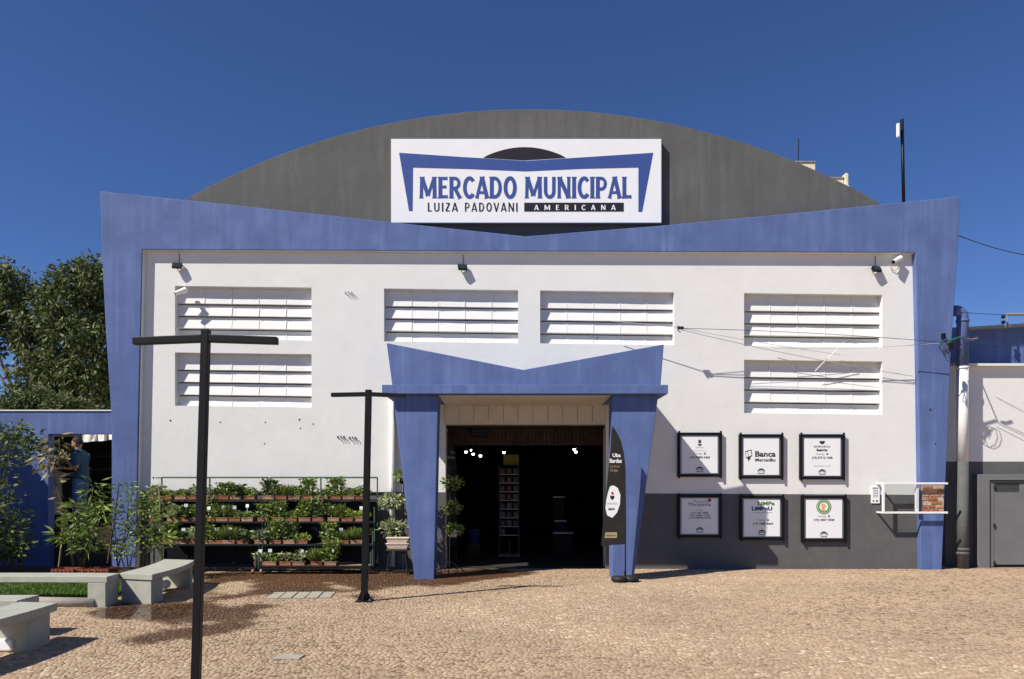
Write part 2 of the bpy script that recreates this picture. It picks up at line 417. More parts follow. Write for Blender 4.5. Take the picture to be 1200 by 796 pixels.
# puddle in front of the benches
pud = pg([(112,716),(125,712),(160,711.2),(185,711.5),(215,708),(228,706),(236,712),(226,722),(205,726.5),(175,726),(140,726),(120,724),(104,720)])
pq = []
for k in range(len(pud)):
    a, b = pud[k], pud[(k+1) % len(pud)]
    for j in range(6): u = j/6; pq.append((a[0]+(b[0]-a[0])*u+random.uniform(-.035,.035), a[1]+(b[1]-a[1])*u+random.uniform(-.035,.035)))
pud = pq
aa = sum(pud[i][0]*pud[(i+1)%len(pud)][1]-pud[(i+1)%len(pud)][0]*pud[i][1] for i in range(len(pud)))
if aa < 0: pud = pud[::-1]
o = MB().add([(x, y, .0042) for x, y in pud], [tuple(range(len(pud)))]).build('puddle', M['water']); tag(o, kind='structure')

# ------------------------------------------------------------------ market hall
YW, YF = 14.80, 14.67                         # white wall plane, blue surround plane
hall = empty('market_hall', (0, 14.8, 0), 'white market hall with blue tapered surround, curved grey gable and dark open entrance', 'market building')
SL = 0.0128
def yl(base, slope): return lambda px: base + slope*(px-620)
ROWS = [yl(286, .0), yl(340.3, SL), yl(402.3, SL), yl(418.4, SL), yl(480.8, SL), yl(497, .002), yl(577.5, .0055), yl(672, 0)]
COLS = [140, 205, 365, 450, 522, 607, 633, 710, 790, 872, 1034, 1100]
VENTS = [(205,365,1,2), (450,607,1,2), (633,790,1,2), (872,1034,1,2), (205,365,3,4), (872,1034,3,4)]
def zpx(r, px): return max(0.0 if r < 7 else -.05, EYE + (HZ-ROWS[r](px))/F*YW)
def xpx(px, Y=YW): return (px-600)/F*Y
w = MB(); vid = {}
def wv(ci, ri):
    k = (ci, ri)
    if k not in vid: vid[k] = len(w.v); w.v.append((xpx(COLS[ci]), YW, zpx(ri, COLS[ci])))
    return vid[k]
def inhole(ci, ri):
    a, b = COLS[ci], COLS[ci+1]
    for (x0, x1, r0, r1) in VENTS:
        if a >= x0 and b <= x1 and r0 <= ri < r1: return True
    return a >= 522 and b <= 710 and ri >= 5
LP = 4  # opening of the door goes up to row 4..: the lintel panel sits in it
for ci in range(len(COLS)-1):
    for ri in range(len(ROWS)-1):
        if inhole(ci, ri): continue
        w.f.append((wv(ci,ri+1), wv(ci+1,ri+1), wv(ci+1,ri), wv(ci,ri))); w.m.append(1 if ri == 6 else 0)
wallo = w.build('wall', [M['white'], M['grey']], hall)
# vents with slanted louvres: each pane of the louvre is a piece
for (x0, x1, r0, r1) in VENTS:
    za = lambda px: zpx(r0, px); zb = lambda px: zpx(r1, px)
    c = [(xpx(x0), zpx(r1,x0)), (xpx(x1), zpx(r1,x1)), (xpx(x1), zpx(r0,x1)), (xpx(x0), zpx(r0,x0))]; rv = MB()
    for k in range(4):
        a, b = c[k], c[(k+1)%4]; rv.add([(a[0],YW,a[1]),(b[0],YW,b[1]),(b[0],YW+.26,b[1]),(a[0],YW+.26,a[1])], [(0,1,2,3)])
    vent = rv.build('vent_window', M['white_s'], hall)
    FR = [(0,.306,.16,.105), (.306,.537,.16,.10), (.537,.776,.16,.095), (.776,1,.20,.12)]
    divs = [x0 + (x1-x0)*k/5 for k in range(6)]
    for px in divs[1:-1]:
        xx = xpx(px); H = za(px)-zb(px); fr = MB()
        for (t0, t1, d0, d1) in FR:
            a_ = len(fr.v); zt = za(px)-t0*H-(.024 if t0 else .001); zl = za(px)-t1*H+.001
            fr.add([(xx+sx_, YW+dd, zz) for sx_ in (-.006,.006) for dd, zz in ((d0-.012,zt),(d1-.012,zl),(.236,zl),(.236,zt))],
                   [(0,1,5,4),(1,2,6,5),(2,3,7,6),(3,0,4,7),(3,2,1,0),(4,5,6,7)])
        fr.build('divider', M['white_s'], vent)
    for (t0, t1, d0, d1) in FR:
        for k in range(5):
            pa, pb = divs[k], divs[k+1]
            vs = []
            for px in (pa, pb):
                xx = xpx(px) + (.006 if px == pa and k else -.006 if px == pb and k < 4 else 0)
                H = za(px)-zb(px); zt = za(px)-t0*H-(.024 if t0 else 0); zl = za(px)-t1*H
                j = random.uniform(-.004, .004)
                vs += [(xx, YW+d0+j, zt), (xx, YW+d1+j, zl+.004), (xx, YW+d1+j, zl), (xx, YW+.24, zl), (xx, YW+.24, zt)]
            b = MB(); b.add(vs, [(0,1,6,5),(1,2,7,6),(2,3,8,7),(3,4,9,8),(4,0,5,9),(4,3,2,1,0),(5,6,7,8,9)])
            b.build('louver_panel', M['white_s'], vent)

# blue surround
def PF(px, py, Y): p = P(px, py, Y); return (p[0], p[2])
sur = [(117,224),(150,227.5),(290,242),(450,259.5),(616,277),(780,264),(960,247),(1126,230),(1123,290),(1119,345),(1114,420),(1110,520),(1103.5,672),
       (1079.5,672),(1078,560),(1076,420),(1073,296),(620,294.5),(166.5,292.5),(164,400),(161.5,500),(159,672),(139,672),(134,560),(130,480),(124,390),(120,310)]
s = MB(); s.prism([PF(a, b, YF) if b < 671 else (PF(a, b, YF)[0], -.03) for a, b in sur], YF, 15.05)
sur_o = s.build('surround', M['blue'], hall, bevel=.012)
ln = MB(); zl_ = lambda px: P(px, 292.5+(px-166)*.0036, YF)[2]
for pa, pb, ya_, yb_ in ((167,620,292.5,294.5), (620,1072.5,294.5,296)):
    za_, zb2 = P(pa,ya_,YF)[2]-.005, P(pb,yb_,YF)[2]-.005
    ln.add([(xpx(pa,YF),YF+.003,za_),(xpx(pb,YF),YF+.003,zb2),(xpx(pb,YF),YW,zb2),(xpx(pa,YF),YW,za_)], [(0,1,2,3)])
ln.add([(xpx(159.5,YF)+.004,YF+.004,-.02),(xpx(167,YF)+.003,YF+.004,zl_(167)),(xpx(167,YF)+.003,YW,zl_(167)),(xpx(159.5,YF)+.004,YW,-.02)], [(0,1,2,3)])
ln.build('reveal_lining', M['white_s'], hall)
# grey curved gable
GY = 15.28
cx, cyy, rad = 624.0, 128+823.0, 823.0
arc = []
for k in range(41):
    px = 214 + (1036-214)*k/40
    py = cyy - math.sqrt(rad*rad - (px-cx)**2) + (px-624)*.0052
    arc.append(PF(px, py, GY))
s = MB(); s.prism([PF(214, 300, GY)] + arc + [PF(1036, 300, GY)], GY, GY+.22)
s.build('gable', M['gable'], hall, bevel=.01)
r_ = MB()
inner_arc = [(x, z-.10) for x, z in arc]
for k in range(40):
    a, b = inner_arc[k], inner_arc[k+1]
    r_.add([(a[0],GY+.22,a[1]),(b[0],GY+.22,b[1]),(b[0],44,b[1]),(a[0],44,a[1]),(a[0],GY+.22,a[1]-.12),(b[0],GY+.22,b[1]-.12),(b[0],44,b[1]-.12),(a[0],44,a[1]-.12)],
           [(0,1,2,3),(7,6,5,4)])
r_.build('roof', M['roof'], hall)
sd = MB(); xl, xr = inner_arc[0][0]+.02, inner_arc[-1][0]-.02
sd.box(xl-1.0, xl-.82, 15.05, 44, 0, inner_arc[0][1]-.05); sd.box(xr+.6, xr+.8, 15.05, 44, 0, inner_arc[-1][1]-.05)
sd.box(xl-1.0, xr+.8, 44, 44.2, 0, inner_arc[0][1]); sd.build('side_wall', M['white'], hall)
sd = MB(); sd.box(xl-.82, xl, 15.05, 44, inner_arc[0][1]-.12, inner_arc[0][1]-.02); sd.box(xr, xr+.6, 15.05, 44, inner_arc[-1][1]-.12, inner_arc[-1][1]-.02)
sd.build('gutter_slab', M['roof'], hall)
# interior
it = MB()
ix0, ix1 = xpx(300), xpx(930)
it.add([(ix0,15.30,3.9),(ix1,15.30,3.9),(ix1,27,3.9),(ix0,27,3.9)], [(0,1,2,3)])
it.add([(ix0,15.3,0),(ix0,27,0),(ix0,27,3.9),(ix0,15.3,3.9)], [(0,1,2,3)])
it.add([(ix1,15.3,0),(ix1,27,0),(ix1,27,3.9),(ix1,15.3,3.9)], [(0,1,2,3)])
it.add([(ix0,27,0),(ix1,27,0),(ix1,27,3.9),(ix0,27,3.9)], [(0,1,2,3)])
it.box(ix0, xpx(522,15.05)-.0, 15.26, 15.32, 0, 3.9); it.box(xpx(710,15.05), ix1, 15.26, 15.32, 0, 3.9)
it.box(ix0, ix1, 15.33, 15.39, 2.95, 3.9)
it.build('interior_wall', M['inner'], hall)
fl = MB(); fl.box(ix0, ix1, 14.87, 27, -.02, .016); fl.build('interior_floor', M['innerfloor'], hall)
# door jambs, lintel of vertical boards
dx0, dx1 = xpx(522), xpx(710); dzt = EYE + (HZ-465)/F*YW
jm = MB(); zlt = zpx(5, 616)
for x_ in (dx0, dx1):
    jm.add([(x_,YW,0),(x_,15.26,0),(x_,15.26,zlt),(x_,YW,zlt)], [(0,1,2,3)])
jm.box(dx0, dx1, YW+.05, 15.3, zlt-.012, zlt+.01)
jm.build('door_jamb', M['cream'], hall)
lt = MB(); lt.box(dx0-.02, dx1+.02, YW-.035, YW-.003, zlt-.004, zlt+.035)
lin = lt.build('lintel', M['cream'], hall)
zt2 = EYE+(HZ-464)/F*YW
nb = 11
for k in range(nb):
    a = dx0-.02 + (dx1-dx0+.04)*k/nb; b = dx0-.02 + (dx1-dx0+.04)*(k+1)/nb
    MB().box(a+.006, b-.006, YW-.028-.004*(k%2), YW-.004, zlt+.037, zt2).build('panel', M['cream'], lin)
sh = MB()
tr_ = MB().box(dx0-.01, dx1+.01, 15.0, 15.1, zlt-.07, zlt-.014).build('shutter_rail', M['black'], hall)
zs0 = EYE+(HZ-522)/F*15.5
n = 44
shutter = MB().box(dx0-.1, dx1+.1, 15.50, 15.53, zs0, zlt).build('ceiling_cladding', M['darkwood'], hall)
for k in range(n):
    a = dx0-.1+(dx1-dx0+.2)*k/n
    sh.box(a, a+.045, 15.47, 15.499, zs0, zlt)
o = sh.build('cladding_rib', M['darkwood'], shutter); o['kind'] = 'stuff'
# tube light under the portal soffit
o = MB().box(*[P(574,465,14.4)[0], P(656,465,14.4)[0]], 14.35, 14.47, 3.30, 3.37).build('tube_light', M['whitemetal'], hall, bevel=.01)
# portal: flared header, slab and two tapered pillars
pY = 13.20
hd = MB(); Yh = 13.10
hd.prism([PF(453,402,Yh), PF(613,433.5,Yh), PF(778,403.5,Yh), PF(774,455,Yh), PF(460,455,Yh)], Yh, Yh+.34)
por = hd.build('portal_header', M['blue'], hall, bevel=.01)
zb_, zt_ = EYE+(HZ-461.5)/F*13.03, EYE+(HZ-451)/F*13.03
o = MB().box(xpx(447.5,13.03), xpx(783,13.03), 13.03, YW, zb_, zt_).build('portal_slab', M['blue'], por, bevel=.008)
o = MB().box(xpx(514,pY)+.0, xpx(716,pY), 13.25, YW-.04, zb_-.02, zb_-.003).build('soffit', M['cream'], por)
for pts in ([(461,462),(513.5,462),(508.5,676),(486,676)], [(717,462),(771.5,462),(742.5,676),(717.5,676)]):
    q = [PF(a, b, pY) for a, b in pts]; q = [(x, (zb_-.002 if z > 1 else -.02)) for x, z in q]
    MB().prism(q, pY, pY+.42).build('pillar', M['blue'], por, bevel=.01)
# downpipe at left of the portal
a = P(459.5,463,14.72); MB().tube([(a[0],14.73,3.5),(a[0],14.73,.05)], .055, 12).build('downpipe', M['white_s'], hall, smooth=True)

# old screw holes and stains left in the walls
for k, (px, py) in enumerate(((200,493),(258,495),(311,495),(351,492),(367,497),(352,502),(180,560),(690,392),(700,396),(1090,480),(1096,520),(310,520))):
    Yq = YF if px > 1080 else YW
    MB().tube([P(px,py,Yq-.006), P(px,py,Yq+.01)], .014 if k % 3 else .02, 7).build('wall_plug', M['iron'], hall)
# exposed bricks on the right leg of the surround
bp = MB(); x0, x1 = xpx(1079.5,YF), xpx(1106,YF)
z0, z1 = EYE+(HZ-600)/F*YF, EYE+(HZ-569)/F*YF
bp.box(x0+.005, x1-.01, YF-.012, YF-.001, z0, z1)
patch = bp.build('brick_patch', M['mortar'], hall)
nr = 7; hh = (z1-z0)/nr
for r0 in range(nr):
    xx = x0+.012 - (.09 if r0 % 2 else 0)
    while xx < x1-.03:
        L_ = random.uniform(.15, .23); a = max(xx, x0+.01); b = min(xx+L_-.02, x1-.016)
        if b-a > .03 and random.random() > .06:
            zz = z0+hh*r0+.008
            MB().box(a, b, YF-.024-random.random()*.008, YF-.0125, zz, zz+hh-.02).build('brick', random.choice([M['brick'],M['brick'],M['brick2']]), patch, bevel=.004)
        xx += L_

# ------------------------------------------------------------------ sign board
SY = 15.14
sgn = empty('sign_board', P(616,261,SY), 'large white sign reading MERCADO MUNICIPAL on the curved grey gable', 'sign')
def SP(u, v): return 440+u/3.3333, 150+v/3.3333
bx0, _, bz1 = P(458.5,163,SY); bx1, _, bz0 = P(775,261,SY)
MB().box(bx0, bx1, SY, SY+.13, bz0, bz1).build('board', M['signwhite'], sgn, bevel=.004)
MB().box(bx0-.012, bx1+.012, SY+.012, SY+.125, bz0-.012, bz1+.012).build('board_frame', M['steel'], sgn)
def flat(polys, y, name, m, parent):
    b = MB()
    for k, poly in enumerate(polys):
        yy = y - k*.0002
        n = len(poly); a = sum(poly[i][0]*poly[(i+1)%n][1]-poly[(i+1)%n][0]*poly[i][1] for i in range(n))
        if a < 0: poly = poly[::-1]
        b.add([(x, yy, z) for x, z in poly], [tuple(range(n))])
    return b.build(name, m, parent)
SF = SY-.003
em = [(92,97),(330,113),(587,129),(840,113),(1085,97),(1042,328),(1027,328),(1027,155),(810,160),(587,170),(365,161),(147,155),(145,325),(131,325)]
flat([[PF(*SP(*q), SF) for q in em]], SF, 'blue_emblem', M['signblue'], sgn)
cap = [(420+325*k/16, 117-42*math.sin(math.pi*k/16)**.8) for k in range(17)]+[(583,127)]
flat([[PF(*SP(*q), SF) for q in cap]], SF, 'dark_emblem', M['signblack'], sgn)
flat([[PF(*SP(*q), SF) for q in ((581,292),(970,292),(970,327),(581,327))]], SF, 'name_panel', M['signblack'], sgn)

def arcp(cx_, cz, rx, rz, a0, a1, n=12):
    return [(cx_+rx*math.cos(R(a0+(a1-a0)*k/n)), cz+rz*math.sin(R(a0+(a1-a0)*k/n))) for k in range(n+1)]
def glyph(ch, sw):
    """strokes (points, width0, width1) of one capital in a cell 1 high; returns width, strokes"""
    t = sw; f = 1.0
    S_ = {
     'I': (.22, [([(.11,0),(.11,1)], t)]),
     'L': (.46, [([(.11,0),(.11,1)], t), ([(.05,.075),(.45,.075)], t*.75)]),
     'E': (.48, [([(.11,0),(.11,1)], t), ([(.05,.075),(.46,.075)], t*.75), ([(.1,.53),(.40,.53)], t*.7), ([(.05,.925),(.45,.925)], t*.75)]),
     'M': (.86, [([(.11,0),(.13,1)], t*.85), ([(.75,0),(.73,1)], t), ([(.14,.98),(.43,.12)], t*1.0), ([(.43,.12),(.72,.98)], t*.75)]),
     'N': (.66, [([(.10,0),(.10,1)], t*.8), ([(.56,0),(.56,1)], t*.8), ([(.11,.97),(.55,.03)], t*1.05)]),
     'A': (.62, [([(.06,0),(.31,1)], t*.75), ([(.31,1),(.56,0)], t), ([(.15,.27),(.47,.27)], t*.65)]),
     'V': (.60, [([(.06,1),(.30,0)], t), ([(.30,0),(.54,1)], t*.75)]),
     'Z': (.48, [([(.04,.925),(.44,.925)], t*.75), ([(.42,.92),(.06,.08)], t), ([(.04,.075),(.45,.075)], t*.75)]),
     'U': (.62, [([(.11,1),(.11,.33)]+arcp(.31,.33,.20,.27,180,360)+[(.51,1)], t*.92)]),
     'C': (.56, [(arcp(.33,.5,.23,.44,42,318,18), t*.95)]),
     'O': (.64, [(arcp(.32,.5,.225,.44,0,360,28), t*.95)]),
     'D': (.62, [([(.11,0),(.11,1)], t), ([(.08,.93)]+arcp(.26,.5,.25,.43,90,-90,14)+[(.08,.07)], t*.85)]),
     'P': (.56, [([(.11,0),(.11,1)], t), ([(.08,.93)]+arcp(.27,.68,.20,.25,90,-90,12)+[(.08,.43)], t*.8)]),
     'R': (.60, [([(.11,0),(.11,1)], t), ([(.08,.93)]+arcp(.27,.70,.20,.23,90,-90,12)+[(.08,.47)], t*.8), ([(.27,.47),(.53,0)], t*.95)]),
     ' ': (.26, []),
    }
    return S_[ch]
def ribbon(pts, wd, flare):
    n = len(pts); L_ = []; R_ = []
    for i, p in enumerate(pts):
        a = pts[max(0,i-1)]; b = pts[min(n-1,i+1)]
        dx, dz = b[0]-a[0], b[1]-a[1]; l = math.hypot(dx, dz) or 1
        L_.append((p[0]-dz/l*wd/2, p[1]+dx/l*wd/2)); R_.append((p[0]+dz/l*wd/2, p[1]-dx/l*wd/2))
    return L_, R_
def word(txt, px0, px1, pyt, pyb, Y, sw, m, name, parent, gap=.05, flare=True):
    ws = [glyph(c, sw)[0] for c in txt]; tot = sum(ws)+gap*(len(txt)-1)
    x0, _, z1 = P(px0, pyt, Y); x1, _, z0 = P(px1, pyb, Y)
    kx = (x1-x0)/tot; kz = z1-z0; cur = 0; b = MB(); q = 0
    asp = kz/kx   # widths are in cell units; keep horizontals and verticals about even
    for c, wdt in zip(txt, ws):
        for pts, wd in glyph(c, sw)[1]:
            if flare and len(pts) == 2:   # stems flare at both ends
                a, e = pts; pts = [a, tuple(a[i]+(e[i]-a[i])*.09 for i in (0,1)), tuple(a[i]+(e[i]-a[i])*.91 for i in (0,1)), e]
                Lq, Rq = ribbon(pts, wd, 0); g = 1.42
                for idx in (0, 3):
                    mx_ = (Lq[idx][0]+Rq[idx][0])/2; mz = (Lq[idx][1]+Rq[idx][1])/2
                    Lq[idx] = (mx_+(Lq[idx][0]-mx_)*g, mz+(Lq[idx][1]-mz)*g); Rq[idx] = (mx_+(Rq[idx][0]-mx_)*g, mz+(Rq[idx][1]-mz)*g)
            else: Lq, Rq = ribbon(pts, wd, 0)
            n = len(pts); yy = Y-q*.00012; q += 1
            vs = [(x0+(cur+u)*kx, yy, z0+v*kz) for u, v in Lq+Rq]
            b.add(vs, [(i, n+i, n+i+1, i+1) for i in range(n-1)])
        if b.v: b.build('letter', m, parent)
        b = MB(); cur += wdt+gap
def SW(txt, u0, u1, v0, v1, sw, m, Y, **k):
    a = SP(u0, v0); c = SP(u1, v1); return word(txt, a[0], c[0], a[1], c[1], Y, sw, m, 'lettering', sgn, **k)
SW('MERCADO', 170, 552, 191, 275, .185, M['signblue'], SF-.001)
SW('MUNICIPAL', 582, 1000, 191, 275, .185, M['signblue'], SF-.001)
SW('LUIZA', 203, 322, 292, 327, .15, M['signblack'], SF-.001, gap=.16, flare=False)
SW('PADOVANI', 348, 556, 292, 327, .15, M['signblack'], SF-.001, gap=.16, flare=False)
SW('AMERICANA', 620, 938, 301, 321, .17, M['signwhite'], SF-.004, gap=.75, flare=False)

# ------------------------------------------------------------------ text for the small prints
def text(body, px, py, hpx, Y, m, parent, wpx=None, bold=0.0, name='lettering'):
    """centred at pixel px, py; hpx = height of a capital in pixels"""
    cu = bpy.data.curves.new('t', 'FONT'); cu.body = body; cu.size = 1; cu.resolution_u = 3; cu.offset = bold
    to = bpy.data.objects.new('t', cu); COL.objects.link(to)
    dg = bpy.context.evaluated_depsgraph_get(); me = bpy.data.meshes.new_from_object(to.evaluated_get(dg))
    bpy.data.objects.remove(to); bpy.data.curves.remove(cu)
    me.name = name
    co = np.zeros(len(me.vertices)*3, np.float32); me.vertices.foreach_get('co', co); co = co.reshape(-1, 3)
    x0, x1 = co[:,0].min(), co[:,0].max()
    s = Y/F; k = hpx/.70*s; kx = k if wpx is None else wpx*s/(x1-x0)
    c = P(px, py, Y)
    out = np.stack([c[0]+(co[:,0]-(x0+x1)/2)*kx, np.full(len(co), Y), c[2]+(co[:,1]-.35)*k], 1)
    me.vertices.foreach_set('co', out.ravel().astype(np.float32)); me.materials.clear(); me.materials.append(m); me.update()
    o = bpy.data.objects.new(name, me); COL.objects.link(o); put(o, parent); return o
def disc(px, py, rx, ry, Y, m, parent, name, n=20, a0=0, a1=360):
    poly = [PF(px+rx*math.cos(R(a0+(a1-a0)*k/n)), py-ry*math.sin(R(a0+(a1-a0)*k/n)), Y) for k in range(n if a1-a0 >= 360 else n+1)]
    return flat([poly], Y, name, m, parent)
def bar(px0, px1, py0, py1, Y, m, parent, name='print_line'):
    return flat([[PF(px0,py0,Y), PF(px1,py0,Y), PF(px1,py1,Y), PF(px0,py1,Y)]], Y, name, m, parent)

# ------------------------------------------------------------------ six posters
PY = YW-.045
def poster(x0, y0, x1, y1, label):
    t = empty('poster_frame', P((x0+x1)/2, y1, YW), label, 'poster', 'framed stall posters right of the entrance')
    fr = MB(); a = P(x0, y0, PY); b = P(x1, y1, PY); tk = .055
    fr.box(a[0], b[0], PY-.015, YW-.002, a[2]-tk, a[2]); fr.box(a[0], b[0], PY-.015, YW-.002, b[2], b[2]+tk)
    fr.box(a[0], a[0]+tk, PY-.015, YW-.002, b[2]+tk, a[2]-tk); fr.box(b[0]-tk, b[0], PY-.015, YW-.002, b[2]+tk, a[2]-tk)
    for xx in (a[0]+tk/2, b[0]-tk/2):
        fr.box(xx-.02, xx+.02, PY-.03, PY-.0155, b[2]-.025, a[2]+.03)
    fr.build('frame', M['black'], t, bevel=.003)
    MB().box(a[0]+tk-.004, b[0]-tk+.004, PY+.016, YW-.008, b[2]+tk-.004, a[2]-tk+.004).build('backing', M['steel'], t)
    MB().box(a[0]+tk+.03, b[0]-tk-.03, PY+.004, PY+.014, b[2]+tk+.02, a[2]-tk-.02).build('poster_sheet', M['signwhite'], t)
    T = PY+.001; mx_ = (x0+x1)/2
    # the market emblem at the foot of every poster
    yb = y1-8.0
    flat([[PF(mx_-4.6,yb-2.6,T), PF(mx_,yb-1.4,T), PF(mx_+4.6,yb-2.6,T), PF(mx_+3.6,yb+2.4,T), PF(mx_-3.6,yb+2.4,T)]], T, 'emblem', M['printgrey'], t)
    disc(mx_, yb-2.2, 3.2, 1.8, T+.0005, M['print'], t, 'emblem_arch', 10, 0, 180)
    bar(mx_-3, mx_+3, yb-.5, yb+1.2, T-.0005, M['signwhite'], t)
    return t, T, mx_
def phone(t, T, mx_, y, num, whats=True, word_='WhatsApp'):
    if whats:
        text(word_, mx_-2.5, y-4.3, 1.7, T, M['printgrey'], t, wpx=10); disc(mx_+6, y-4.3, 1.1, 1.1, T, M['print'], t, 'phone_icon', 10)
    text(num, mx_, y, 2.4, T, M['print'], t, wpx=24, bold=.02)
t, T, m_ = poster(794,507,846,559, 'framed poster with small brown bowl logo, cut by the diagonal portal shadow')
disc(m_, 517.5, 1.7, 2.2, T, M['darkwood'], t, 'bowl_logo'); disc(m_, 520.5, 2.4, 2, T-.0005, M['print'], t, 'bowl', 10, 180, 360)
text('EMPORIO', m_, 524.5, 1.0, T, M['printgrey'], t, wpx=9); text('hortifruti e mercearia', m_, 528.3, 1.1, T, M['printgrey'], t, wpx=16)
phone(t, T, m_, 536, '(19) 98802 6263')
t, T, m_ = poster(866,509,918,561, 'framed poster reading Banca Mercadão, fully in the sun')
text('Banca', m_+5, 532, 6.2, T, M['print'], t, wpx=24, bold=.028); text('Mercadão', m_+5, 539, 3.6, T, M['print'], t, wpx=24, bold=.02)
for k, (dx, dy) in enumerate(((-3.4,0),(-.6,-1.2))):
    q = [(-15.5+dx,529+dy),(-10.5+dx,528.5+dy),(-10+dx,536+dy),(-14.5+dx,537+dy)]
    flat([[PF(m_+a, b, T-.0005*k) for a, b in q]], T-.0005*k, 'paper_logo', M['print'], t)
    flat([[PF(m_-12.9+dx+(a+12.9)*.72, 532.8+dy+(b-532.8)*.76, T-.0005*k-.0002) for a, b in ((-15.5,529),(-10.5,528.5),(-10,536),(-14.5,537))]], T-.0005*k-.0002, 'paper_logo_fill', M['signwhite'], t)
flat([[PF(m_-16.5,536.5,T), PF(m_-11.8,536,T), PF(m_-15,540.5,T)]], T, 'paper_fold', M['print'], t)
t, T, m_ = poster(937,509,990,562, 'framed poster with black half bowl logo over EMPORIO, upper right of the six')
disc(m_, 517, 3.2, 3.6, T, M['print'], t, 'bowl', 14, 180, 360); text('EMPORIO', m_, 523.5, 2.2, T, M['print'], t, wpx=19)
text('BelaVer', m_, 527.5, 2.6, T, M['print'], t, wpx=13, bold=.04); phone(t, T, m_, 536.5, '(19) 97713 1058')
text('emporiobelaver.com.br', m_, 546.0, 1.3, T, M['printgrey'], t, wpx=20)
t, T, m_ = poster(794,580,846,630, 'framed poster reading Pasteis Murayama with a red flower, in deep shade')
text('Pastéis', m_+2, 587.5, 3.2, T, M['printgrey'], t, wpx=18); text('Murayama', m_, 591, 4.0, T-.0003, M['print'], t, wpx=26)
disc(m_+11.5, 586.3, 2, 2, T-.0004, M['printred'], t, 'flower_logo', 9)
text('Telefone', m_, 597.8, 1.6, T, M['printgrey'], t, wpx=8)
for k, q in enumerate(('(19) 3407 4008', '(19) 3406 7120', '(19) 98808 3076')): text(q, m_, 601+k*2.9, 2.1, T, M['print'], t, wpx=20+k*3, bold=.01)
t, T, m_ = poster(867,581,919,633, 'framed poster reading LiMPa LiMPoU in green and navy, half in shadow')
text('LiMPa', m_+5, 590, 4.0, T, M['printgreen'], t, wpx=20, bold=.04); text('LiMPoU', m_+0, 596, 4.2, T, M['printblue'], t, wpx=24, bold=.05)
text('produtos de limpeza', m_+1, 600.6, 1.2, T, M['printblue'], t, wpx=22); phone(t, T, m_+1, 613.8, '(19) 3408 9604')
t, T, m_ = poster(939,581,992,635, 'framed poster with round green dog emblem, lower right of the six')
disc(m_, 594, 8.8, 8.8, T, M['printgreen'], t, 'dog_emblem', 28); disc(m_, 594, 7.6, 7.6, T-.0003, M['signwhite'], t, 'emblem_ring', 28)
disc(m_, 594, 7.1, 7.1, T-.0006, M['printgreen'], t, 'emblem_band', 28); disc(m_, 594, 5.2, 5.2, T-.0009, M['signwhite'], t, 'emblem_centre', 24)
flat([[PF(m_+a, 594+b, T-.0012) for a, b in ((-3,4.5),(-2.2,.5),(-3.6,-2),(-1.8,-4),(.5,-3.6),(1.6,-2),(3.2,-.8),(2.2,.8),(.6,1),(1.6,4.6))]], T-.0012, 'dog_shape', M['printorange'], t)
phone(t, T, m_, 609.3, '(19) 3407 7438')

# ------------------------------------------------------------------ glass display case over the bricks
dc = empty('display_case', P(1072,602,YW), 'white framed glass case protecting exposed old bricks at the right corner', 'display case')
d0, d1 = YF-.14, YW-.004
xa, xb = xpx(1034.5,d0), xpx(1111,d0); zt3, zb3 = EYE+(HZ-565.5)/F*d0, EYE+(HZ-602)/F*d0
def ring(x0,x1,z0,z1,y0,y1,tk,b):
    b.box(x0,x1,y0,y1,z1-tk,z1); b.box(x0,x1,y0,y1,z0,z0+tk); b.box(x0,x0+tk,y0,y1,z0+tk,z1-tk)
b = MB(); b.box(xa,xb,d0,d0+.04,zt3-.038,zt3); b.box(xa,xb,d0,d0+.04,zb3,zb3+.038); b.box(xa,xa+.04,d0,d0+.04,zb3+.038,zt3-.038)
b.box(xa+.003,xa+.035,d0+.04,d1,zt3-.036,zt3-.004); b.box(xa+.003,xa+.035,d0+.04,d1,zb3+.004,zb3+.036)
b.build('frame', M['whitemetal'], dc, bevel=.003)
b = MB(); gx0, gx1 = xa+.04, xpx(1077,d0)
b.add([(gx0,d0+.015,zb3+.038),(gx1,d0+.015,zb3+.038),(gx1,d0+.015,zt3-.038),(gx0,d0+.015,zt3-.038)], [(0,1,2,3)])
b.add([(gx0,d0+.042,zt3-.008),(gx1,d0+.042,zt3-.008),(gx1,YW-.01,zt3-.008),(gx0,YW-.01,zt3-.008)], [(0,1,2,3)])
b.build('glass_pane', M['glass'], dc)
b = MB(); b.box(xpx(1075.5,d0),xpx(1077.5,d0)+.01,d0+.042,YF-.03,zb3+.04,zt3-.04); b.build('frame_post', M['whitemetal'], dc)

# small notice
nt = empty('notice_plate', P(1026,590,YW), 'small white notice plate with bluish print beside the glass brick case', 'notice')
a, b_ = P(1021,570,YW-.02), P(1031,590,YW-.02)
MB().box(a[0], b_[0], YW-.02, YW-.003, b_[2], a[2]).build('plate', M['tagwhite'], nt, bevel=.002)
T = YW-.0215
bar(1022.5,1029.5,571.5,573,T,M['printgrey'],nt)
for k in range(5): bar(1023.2,1029,574.4+k*1.9,575.2+k*1.9,T,M['printgrey'],nt)
disc(1023.6,587.2,1.0,1.0,T,M['print'],nt,'round_mark',10); disc(1027.6,587.2,1.5,1.0,T,M['print'],nt,'oval_mark',10)

